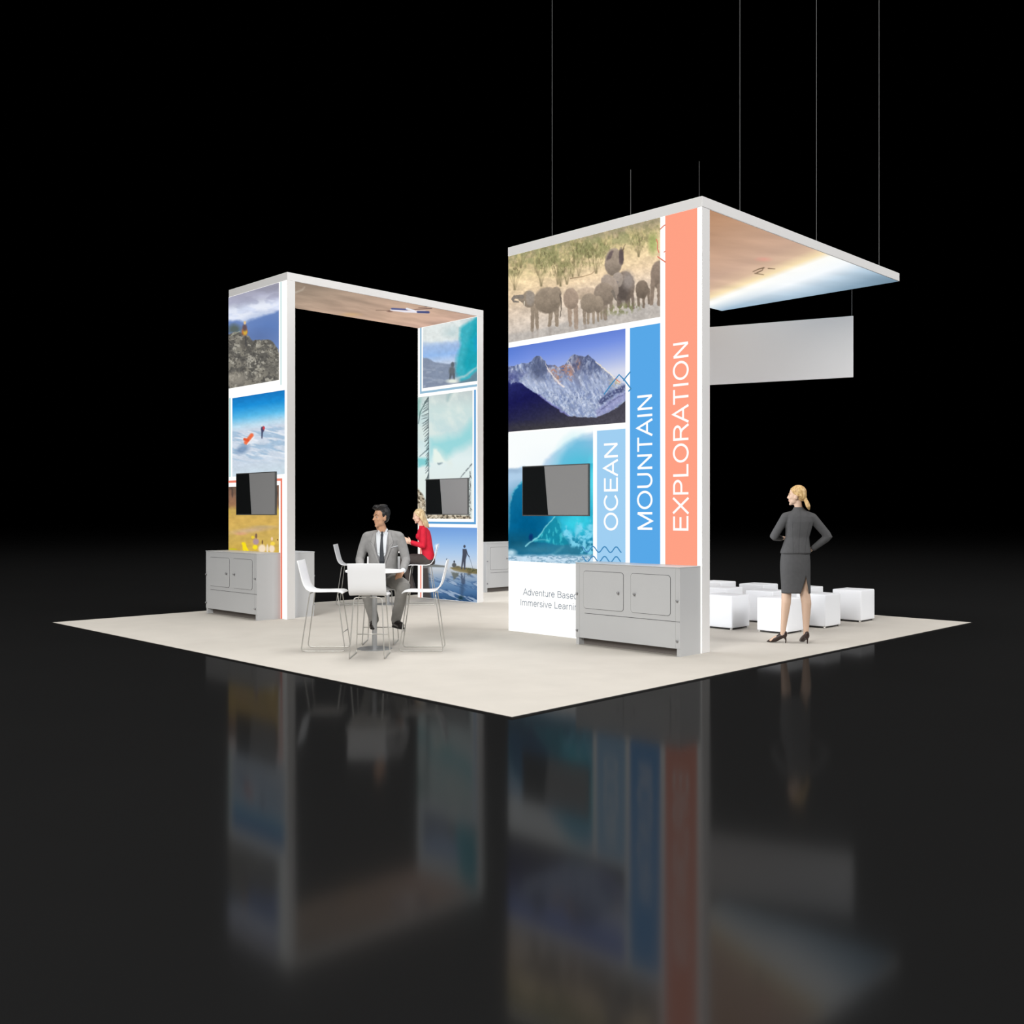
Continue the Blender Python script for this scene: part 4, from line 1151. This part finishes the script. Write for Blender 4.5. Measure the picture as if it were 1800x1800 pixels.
M['hair_m'] = hairmat('black_hair', (18, 16, 16), (30, 27, 27)); M['hair_b'] = hairmat('blonde_hair', (158, 122, 74), (216, 184, 128)); M['hair_b2'] = hairmat('pale_blonde_hair', (176, 146, 104), (228, 206, 164))
M['suit'] = mat('mid_grey_wool', (142, 141, 140), rough=.85, noise=.07, nscale=25, bump=.9, bscale=9, spec=.2)
M['lapel'] = mat('mid_grey_lapel', (150, 149, 148), rough=.8, noise=.05, nscale=30, spec=.2)
M['trouser'] = mat('grey_trouser_wool', (134, 132, 128), rough=.85, noise=.08, nscale=22, bump=.5, bscale=12, spec=.2)
M['shirt'] = mat('white_shirt', (216, 220, 224), rough=.7, bump=.2, bscale=20); M['tie'] = mat('dark_blue_grey_tie', (50, 54, 60), rough=.6)
M['vest'] = mat('grey_waistcoat', (124, 124, 126), rough=.85)
M['shoe'] = mat('black_shoe_leather', (34, 28, 26), rough=.35); M['sole'] = mat('black_sole', (18, 16, 15), rough=.6)
M['charcoal'] = mat('charcoal_wool', (78, 78, 79), rough=.85, noise=.05, nscale=26, bump=1.0, bscale=9, spec=.2)
M['seam_c'] = mat('charcoal_seam', (68, 68, 70), rough=.9)
M['red'] = mat('red_blouse', (206, 32, 56), rough=.7, noise=.08, nscale=14, bump=.5, bscale=12, spec=.25)
M['darkpants'] = mat('dark_taupe_trousers', (74, 68, 66), rough=.85, noise=.06, nscale=20, bump=.4, bscale=12, spec=.2)
M['pump'] = mat('dark_brown_court_shoe', (46, 32, 28), rough=.3)

def shoe(name, heel, toe, h0, parent, mname, w=.044):
    """a man's shoe: heel/toe = points on the sole; h0 ankle height above the sole"""
    B = Body(); a_, b_ = Vector(heel), Vector(toe); d = (b_-a_).normalized(); L = (b_-a_).length
    up = Vector((0, 0, 1)); up = (up-d*up.dot(d)).normalized()
    B.limb([a_+up*.045+d*.03, a_+d*L*.45+up*.045, a_+d*L*.80+up*.034, a_+d*(L-.035)+up*.026], [w*.85, w*.92, w*.85, w*.55])
    B.limb([a_+up*h0+d*.045, a_+up*.05+d*.05], [w*.95, w*1.0])
    o = B.fuse(name, M[mname], parent, voxel=.007, smooth=3)
    sB = Body(); sB.limb([a_+d*.03+up*.012, a_+d*L*.5+up*.010, a_+d*(L-.03)+up*.012], [w*.82, w*.86, w*.6], seg=14)
    for v in sB.bm.verts:
        q = v.co-a_; hgt = q.dot(up); v.co -= up*(hgt-min(max(hgt, 0.0), .020))
    obj('sole', sB.bm, M['sole'], o)
    return o

# ---- man in the grey suit, seated, facing the eye, looking to his right
mx_, my_ = LD(-1.56, 11.82)
man = empty('person', (mx_, my_, 0), -PI/4)
tag(man, 'man with black hair in grey suit and dark tie sitting at the front bar table', 'person')
B = Body()
hd = Head((.012, -.045, 1.490), math.radians(-138), math.radians(-1), 1.01)
hd.build(B, True)
B.limb([(.035, .0, 1.26), (.018, -.012, 1.34), (.0, -.022, 1.40)], [.064, .058, .058])
B.loft([((.03, .02, .70), .15, .11), ((.03, .02, .90), .14, .10), ((.03, .0, 1.10), .16, .105), ((.03, 0, 1.22), .17, .10), ((.03, 0, 1.30), .09, .06)])
for sx, el, wr, hip, kn, an in [(1, (.308, -.055, .985), (.292, -.285, .872), (.115, .0, .745), (.325, -.47, .715), (.225, -.36, .37)), (-1, (-.240, -.05, .985), (-.19, -.285, .872), (-.055, .0, .745), (-.115, -.47, .715), (-.03, -.355, .37))]:
    sh_ = (.03+.175*sx, .0, 1.255)
    B.limb([(sh_[0]+.012*sx, 0, 1.255), ((.03+.19*sx+el[0])/2+.008*sx, -.015, 1.12), el, wr], [.044, .040, .038, .028])
    B.limb([hip, kn, an, (an[0], an[1], .30)], [.075, .055, .040, .036])
    hand(B, wr, (-.25*sx, -.85, -.42), (0, -.25, -1), (-sx, 0, 0), 1.05, .45)
skin = B.fuse('body', M['skin_m'], man, voxel=.0062, smooth=3)
hd.extras(skin, True)
B = Body(); h = hd
for c_, r_ in [((-.026, 0, .056), (.092, .081, .082)), ((-.045, 0, .005), (.058, .072, .072)), ((.018, 0, .108), (.080, .064, .034)), ((.05, 0, .116), (.052, .052, .026)), ((-.02, 0, .13), (.07, .055, .024))]: h.e(B, c_, r_)
for k in range(9):   # swept quiff
    s_ = (k-4)*.013; B.limb([h.p(-.02, s_, .118), h.p(.045, s_*1.05, .134), h.p(.088, s_*.9, .108+.006*math.sin(k*2))], [.020, .017, .008], seg=8)
for sg_ in (-1, 1): h.e(B, (.012, .071*sg_, .030), (.018, .010, .032)); 
B.fuse('hair', M['hair_m'], man, voxel=.006, smooth=2)
# jacket
B = Body()
B.loft([((.03, .02, .80), .185, .135), ((.03, .02, .90), .172, .128), ((.03, .005, 1.02), .172, .124), ((.03, -.005, 1.14), .188, .128), ((.03, .0, 1.22), .196, .120), ((.03, .005, 1.285), .165, .092), ((.03, .01, 1.325), .095, .070)], p=2.5)
for sx, el, wr in [(1, (.308, -.055, .985), (.298, -.262, .884)), (-1, (-.240, -.05, .985), (-.196, -.262, .884))]:
    B.limb([(.03+.06*sx, .01, 1.292), (.03+.185*sx, .0, 1.262)], [.052, .060])
    B.limb([(.03+.19*sx, .0, 1.255), ((.03+.19*sx+el[0])/2+.008*sx, -.015, 1.12), el, wr], [.063, .057, .052, .042])
for sg_ in (-1, 1): B.limb([(.03+.07*sg_, .02, .86), (.03+.11*sg_, -.08, .80)], [.11, .085])
jk = B.fuse('suit_jacket', M['suit'], man, voxel=.0075, smooth=7)
bv = bvh_of(jk)
Q3 = lambda pts: [[(x_, 0, z_) for x_, z_ in q] for q in pts]
FW = (0, 1, 0)
drape('waistcoat', bv, Q3([[(-.050, 1.17), (.100, 1.17), (.085, .985), (-.028, .985)], [(-.028, .985), (.085, .985), (.045, .90), (.012, .90)]]), FW, .0020, M['vest'], man)
drape('shirt', bv, Q3([[(-.045, 1.318), (.098, 1.318), (.078, 1.06), (-.020, 1.06)], [(-.020, 1.06), (.078, 1.06), (.034, 1.00), (.024, 1.00)]]), FW, .0045, M['shirt'], man)
drape('tie', bv, Q3([[(.012, 1.290), (.046, 1.290), (.042, 1.255), (.016, 1.255)], [(.016, 1.255), (.042, 1.255), (.060, .96), (.002, .96)], [(.002, .96), (.060, .96), (.040, .925), (.022, .925)]]), FW, .0085, M['tie'], man, n=6)
drape('lapel', bv, Q3([[(-.070, 1.320), (-.040, 1.322), (-.058, 1.15), (-.105, 1.20)], [(-.105, 1.20), (-.058, 1.15), (.008, .925), (.0, .91)]]), FW, .006, M['lapel'], man, n=6, th=.004)
drape('lapel', bv, Q3([[(.095, 1.322), (.125, 1.320), (.165, 1.20), (.118, 1.15)], [(.118, 1.15), (.165, 1.20), (.060, .91), (.050, .925)]]), FW, .006, M['lapel'], man, n=6, th=.004)
drape('pocket_square', bv, Q3([[(.125, 1.137), (.215, 1.158), (.214, 1.150), (.126, 1.128)]]), FW, .005, M['shirt'], man, n=8, m2=2, th=.003)
B = Body()   # shirt collar: a low band round the neck and two points
B.limb([(.030, .012, 1.306), (.028, .004, 1.330)], [.064, .057])
for sg_ in (-1, 1): B.limb([(.03+.050*sg_, -.030, 1.345), (.03+.040*sg_, -.075, 1.312), (.03+.046*sg_, -.092, 1.276)], [.013, .014, .007], seg=10)
B.fuse('shirt_collar', M['shirt'], man, voxel=.0055, smooth=3)
B = Body(); B.limb([(.029, -.083, 1.312), (.029, -.094, 1.286)], [.0125, .010], seg=12); obj('tie_knot', B.bm, M['tie'], man, smooth=True)
for sx, el, wr in [(1, (.308, -.055, .985), (.298, -.262, .884)), (-1, (-.240, -.05, .985), (-.196, -.262, .884))]:
    e_, w_ = Vector(el), Vector(wr); d = (w_-e_).normalized()
    B = Body(); B.limb([w_, w_+d*.026], [.034, .033]); obj('shirt_cuff', B.bm, M['shirt'], man, smooth=True)
B = Body()
B.loft([((.03, .03, .668), .165, .130), ((.03, .025, .72), .180, .140), ((.03, .02, .80), .168, .128), ((.03, .02, .88), .150, .112)], p=2.4)
for hip, kn, an in [((.115, .0, .748), (.325, -.47, .712), (.224, -.355, .315)), ((-.055, .0, .748), (-.115, -.47, .712), (-.030, -.350, .315))]:
    k2 = Vector(kn); a2 = Vector(an)
    B.limb([hip, k2.lerp(Vector(hip), .5)+V3(0, 0, .006), kn, k2.lerp(a2, .5), an], [.098, .092, .078, .066, .058])
B.fuse('trousers', M['trouser'], man, voxel=.0075, smooth=6)
shoe('shoe', (.195, -.285, .222), (.325, -.535, .222), .12, man, 'shoe', .048)
shoe('shoe', (-.045, -.285, .222), (-.015, -.56, .222), .12, man, 'shoe', .048)

# ---- woman in the red top, seated under the arch, side on, facing left
wx_, wy_ = LD(-1.53, 16.80)
wr_ = empty('person', (wx_, wy_, 0), -PI/4)
tag(wr_, 'woman with long blonde hair in red top and dark trousers seated under the arch', 'person')
B = Body()
hd = Head((-.045, -.01, 1.480), math.radians(186), math.radians(-12), .97)
hd.build(B)
B.limb([(.02, 0, 1.28), (-.01, 0, 1.36), (-.025, 0, 1.40)], [.052, .046, .046])
B.loft([((.10, 0, .70), .11, .15), ((.10, 0, .90), .075, .12), ((.065, 0, 1.05), .07, .12), ((.04, 0, 1.18), .10, .14), ((.03, 0, 1.30), .05, .08)])
AR = [((.045, -.150, 1.245), (.045, -.200, .985), (-.165, -.165, 1.055), -1), ((.045, .150, 1.245), (.0, .190, .985), (-.19, .12, 1.02), 1)]
for sh_, el, wr, sg_ in AR:
    B.limb([sh_, el, wr], [.040, .033, .023])
    hand(B, wr, (-.88, .10 if sg_ < 0 else -.2, .42), (0, -sg_, -.35), (0, 0, 1), .95, .55)
for sg_ in (-1, 1): B.limb([(.09, .08*sg_, .76), (-.32, .085*sg_, .765), (-.172, .08*sg_, .37)], [.07, .05, .035])
skin = B.fuse('body', M['skin_f'], wr_, voxel=.0062, smooth=3)
hd.extras(skin)
B = Body(); h = hd
for c_, r_ in [((-.024, 0, .050), (.094, .082, .086)), ((-.062, 0, .0), (.058, .078, .085)), ((-.085, 0, -.075), (.040, .066, .10))]: h.e(B, c_, r_)
for k in range(13):
    s_ = (k-6)*.0125; q = abs(k-6)/6
    B.limb([h.p(-.06, s_, .02), h.p(-.10+.045*q*q, s_*1.05, -.06), h.p(-.125+.06*q*q, s_*1.1, -.15-.01*math.sin(k*3)), h.p(-.135+.06*q*q, s_*.9, -.215-.02*math.sin(k*2.3))], [.026, .026, .020, .007], seg=8)
for sg_ in (-1, 1): B.limb([h.p(.045, .055*sg_, .085), h.p(.025, .078*sg_, .04), h.p(-.02, .083*sg_, -.02), h.p(-.055, .082*sg_, -.10)], [.018, .017, .016, .014], seg=8)
B.fuse('hair', M['hair_b2'], wr_, voxel=.006, smooth=2)
B = Body()
B.loft([((.125, 0, .745), .095, .165), ((.118, 0, .82), .105, .160), ((.100, 0, .93), .098, .140), ((.070, 0, 1.05), .112, .148), ((.045, 0, 1.15), .122, .158), ((.040, 0, 1.23), .104, .160), ((.030, 0, 1.285), .068, .125), ((.018, 0, 1.322), .052, .062)], p=2.4)
B.ell((-.035, -.065, 1.145), (.055, .065, .062)); B.ell((-.035, .065, 1.145), (.055, .065, .062))
for sh_, el, wr, sg_ in AR:
    e_, w_ = Vector(el), Vector(wr)
    B.limb([(.04, .09*sg_, 1.262), sh_], [.045, .052]); B.limb([sh_, el, e_.lerp(w_, .88)], [.056, .050, .034])
B.fuse('red_top', M['red'], wr_, voxel=.0075, smooth=6)
B = Body()
B.loft([((.10, 0, .668), .125, .165), ((.105, 0, .72), .128, .172), ((.11, 0, .80), .110, .158), ((.105, 0, .86), .085, .13)], p=2.4)
for sg_ in (-1, 1):
    B.limb([(.06, .085*sg_, .752), (-.16, .09*sg_, .768), (-.335, .09*sg_, .758), (-.235, .088*sg_, .55), (-.140, .085*sg_, .25)], [.090, .080, .066, .060, .042])
B.fuse('trousers', M['darkpants'], wr_, voxel=.0075, smooth=6)
for sg_ in (-1, 1): shoe('shoe', (-.105, .085*sg_, .222), (-.325, .095*sg_, .222), .10, wr_, 'shoe', .040)

# ---- woman in the charcoal skirt suit, standing with her back to the eye
sx_, sy_ = LD(3.371, 11.80)
st = empty('person', (sx_, sy_, 0), -PI/4)
tag(st, 'standing woman with blonde ponytail in charcoal skirt suit and heels seen from behind', 'person')
B = Body()
hd = Head((.006, .02, 1.742), math.radians(163), math.radians(1), .98)
hd.build(B)
B.limb([(.035, .0, 1.54), (.026, .005, 1.61), (.018, .012, 1.67)], [.052, .045, .046])
B.loft([((-.01, 0, 1.0), .15, .10), ((.01, 0, 1.25), .11, .08), ((.035, 0, 1.42), .15, .09), ((.035, 0, 1.56), .08, .06)])
ARS = [((-.125, .0, 1.495), (-.262, .02, 1.262), (-.125, .215, 1.235)), ((.190, .0, 1.485), (.368, -.035, 1.262), (.195, .015, 1.115))]
for i, (sh_, el, wr) in enumerate(ARS): B.limb([sh_, el, wr], [.040, .033, .023])
hand(B, ARS[0][2], (.85, .45, .1), (0, -.2, -1), (0, 0, 1), .95, .6)
hand(B, ARS[1][2], (-.62, .55, -.35), (-.8, -.3, -.2), (0, 0, 1), .95, .5)
B.limb([(-.075, .0, .96), (-.115, .01, .62), (-.126, -.012, .48), (-.150, .0, .22), (-.158, .0, .14)], [.085, .058, .056, .036, .031])
B.limb([(.075, .0, .96), (.095, .0, .62), (.112, -.020, .47), (.108, -.022, .22), (.108, -.025, .14)], [.085, .060, .058, .037, .031])
B.limb([(-.158, .0, .13), (-.165, .005, .085), (-.235, .035, .055), (-.290, .055, .026)], [.032, .032, .028, .018])
B.limb([(.108, -.025, .13), (.106, -.02, .090), (.095, .06, .055), (.088, .12, .024)], [.032, .032, .028, .018])
skin = B.fuse('body', M['leg_f'], st, voxel=.0065, smooth=3)
hd.extras(skin)
B = Body(); h = hd
for c_, r_ in [((-.022, 0, .046), (.097, .081, .090)), ((-.058, 0, .012), (.062, .076, .076)), ((-.098, 0, -.035), (.030, .028, .026))]: h.e(B, c_, r_)
for k in range(7):
    s_ = (k-3)*.010
    B.limb([h.p(-.098, s_*.6, -.035), h.p(-.122, s_*1.4, -.075), h.p(-.140, s_*1.8, -.125), h.p(-.150, s_*1.0, -.160)], [.018, .026, .026, .010], seg=8)
for sg_ in (-1, 1): B.limb([h.p(.055, .045*sg_, .085), h.p(.030, .072*sg_, .045), h.p(-.035, .080*sg_, .004), h.p(-.09, .035*sg_, -.03)], [.015, .014, .016, .018], seg=8)
B.fuse('hair', M['hair_b'], st, voxel=.006, smooth=2)
B = Body()
B.loft([((-.012, .0, 1.060), .176, .128), ((-.010, .0, 1.085), .175, .128), ((-.002, .0, 1.16), .156, .116), ((.010, .0, 1.255), .136, .102), ((.022, .0, 1.34), .148, .110), ((.034, .0, 1.44), .164, .112), ((.036, .0, 1.50), .165, .100), ((.036, .0, 1.545), .125, .076), ((.030, .004, 1.580), .070, .062), ((.026, .008, 1.612), .053, .053)], p=2.4)
for sh_, el, wr in ARS:
    e_, w_ = Vector(el), Vector(wr); sg_ = 1 if sh_[0] > 0 else -1
    B.limb([(.034+.08*sg_, 0, 1.525), sh_], [.045, .054]); B.limb([sh_, e_, e_.lerp(w_, .93)], [.056, .049, .035])
B.ell((-.03, .075, 1.40), (.07, .06, .065)); B.ell((.10, .075, 1.40), (.07, .06, .065))
B.fuse('suit_jacket', M['charcoal'], st, voxel=.0075, smooth=6)
bs = bvh_of(bpy.data.objects[[c_.name for c_ in st.children if c_.name.startswith('suit_jacket')][0]])
for q_ in [[(.026, 1.57), (.030, 1.57), (-.008, 1.07), (-.012, 1.07)], [(-.075, 1.44), (-.071, 1.44), (-.068, 1.07), (-.072, 1.07)], [(.126, 1.44), (.130, 1.44), (.066, 1.07), (.062, 1.07)]]:
    drape('back_seam', bs, [[(x_, 0, z_) for x_, z_ in q_]], (0, 1, 0), .0006, M['seam_c'], st, n=3, m2=40, th=.001) if abs(q_[0][1]-q_[2][1]) > .1 else drape('back_seam', bs, [[(x_, 0, z_) for x_, z_ in q_]], (0, 1, 0), .0006, M['seam_c'], st, n=40, m2=2, th=.001)
# pencil skirt with an open back slit
bm = bmesh.new(); seg = 72; rows = []
hz = [(1.09, -.012, .158, .112), (1.03, -.012, .170, .122), (.96, -.014, .176, .128), (.88, -.014, .177, .126), (.80, -.012, .175, .120), (.70, -.008, .172, .112), (.593, -.004, .172, .106)]
zz = np.linspace(1.09, .593, 26)
for z_ in zz:
    cx_, rx_, ry_ = [float(np.interp(-z_, [-q[0] for q in hz], [q[i] for q in hz])) for i in (1, 2, 3)]
    gap = max(0.0, (.80-z_)/(.80-.593))*.060 if z_ < .80 else 0
    gx = .085-(.80-z_)*.0 if z_ < .80 else .085
    ang0 = -PI/2+math.asin(max(-1, min(1, (gx-cx_)/rx_)))
    da = gap/ rx_ * 1.15
    rows.append([bm.verts.new((cx_+rx_*math.cos(ang0+da+(2*PI-2*da)*k/seg), ry_*math.sin(ang0+da+(2*PI-2*da)*k/seg), z_)) for k in range(seg+1)])
for A_, B_ in zip(rows, rows[1:]):
    for k in range(seg): bm.faces.new((A_[k], A_[k+1], B_[k+1], B_[k]))
for v_ in range(len(zz)-1):
    if zz[v_+1] >= .80:
        pass
bmesh.ops.remove_doubles(bm, verts=bm.verts, dist=.0004)
sk_ = obj('skirt', bm, M['charcoal'], st, smooth=True)
sd = sk_.modifiers.new('thickness', 'SOLIDIFY'); sd.thickness = .006; sd.offset = -1
def pump(heel, toe, parent):
    """court shoe with a thin heel"""
    a_, b_ = Vector(heel), Vector(toe); d = (b_-a_); L = d.length; d.normalize(); up = V3(0, 0, 1)
    B = Body()
    B.limb([a_+d*.015+up*.098, a_+d*.055+up*.082, a_+d*L*.55+up*.040, a_+d*L*.78+up*.022, a_+d*(L-.008)+up*.010], [.031, .034, .034, .022, .007], seg=14)
    B.limb([a_+d*.010+up*.120, a_+d*.02+up*.085], [.026, .031])
    o = B.fuse('court_shoe', M['pump'], parent, voxel=.006, smooth=3)
    hB = Body(); hB.limb([a_+d*.012+up*.078, a_+up*.035, a_+d*.002+up*.006], [.017, .008, .006], seg=10)
    obj('heel', hB.bm, M['pump'], o, smooth=True)
pump((-.128, -.012, 0), (-.335, .085, 0), st)
pump((.110, -.070, 0), (.082, .165, 0), st)
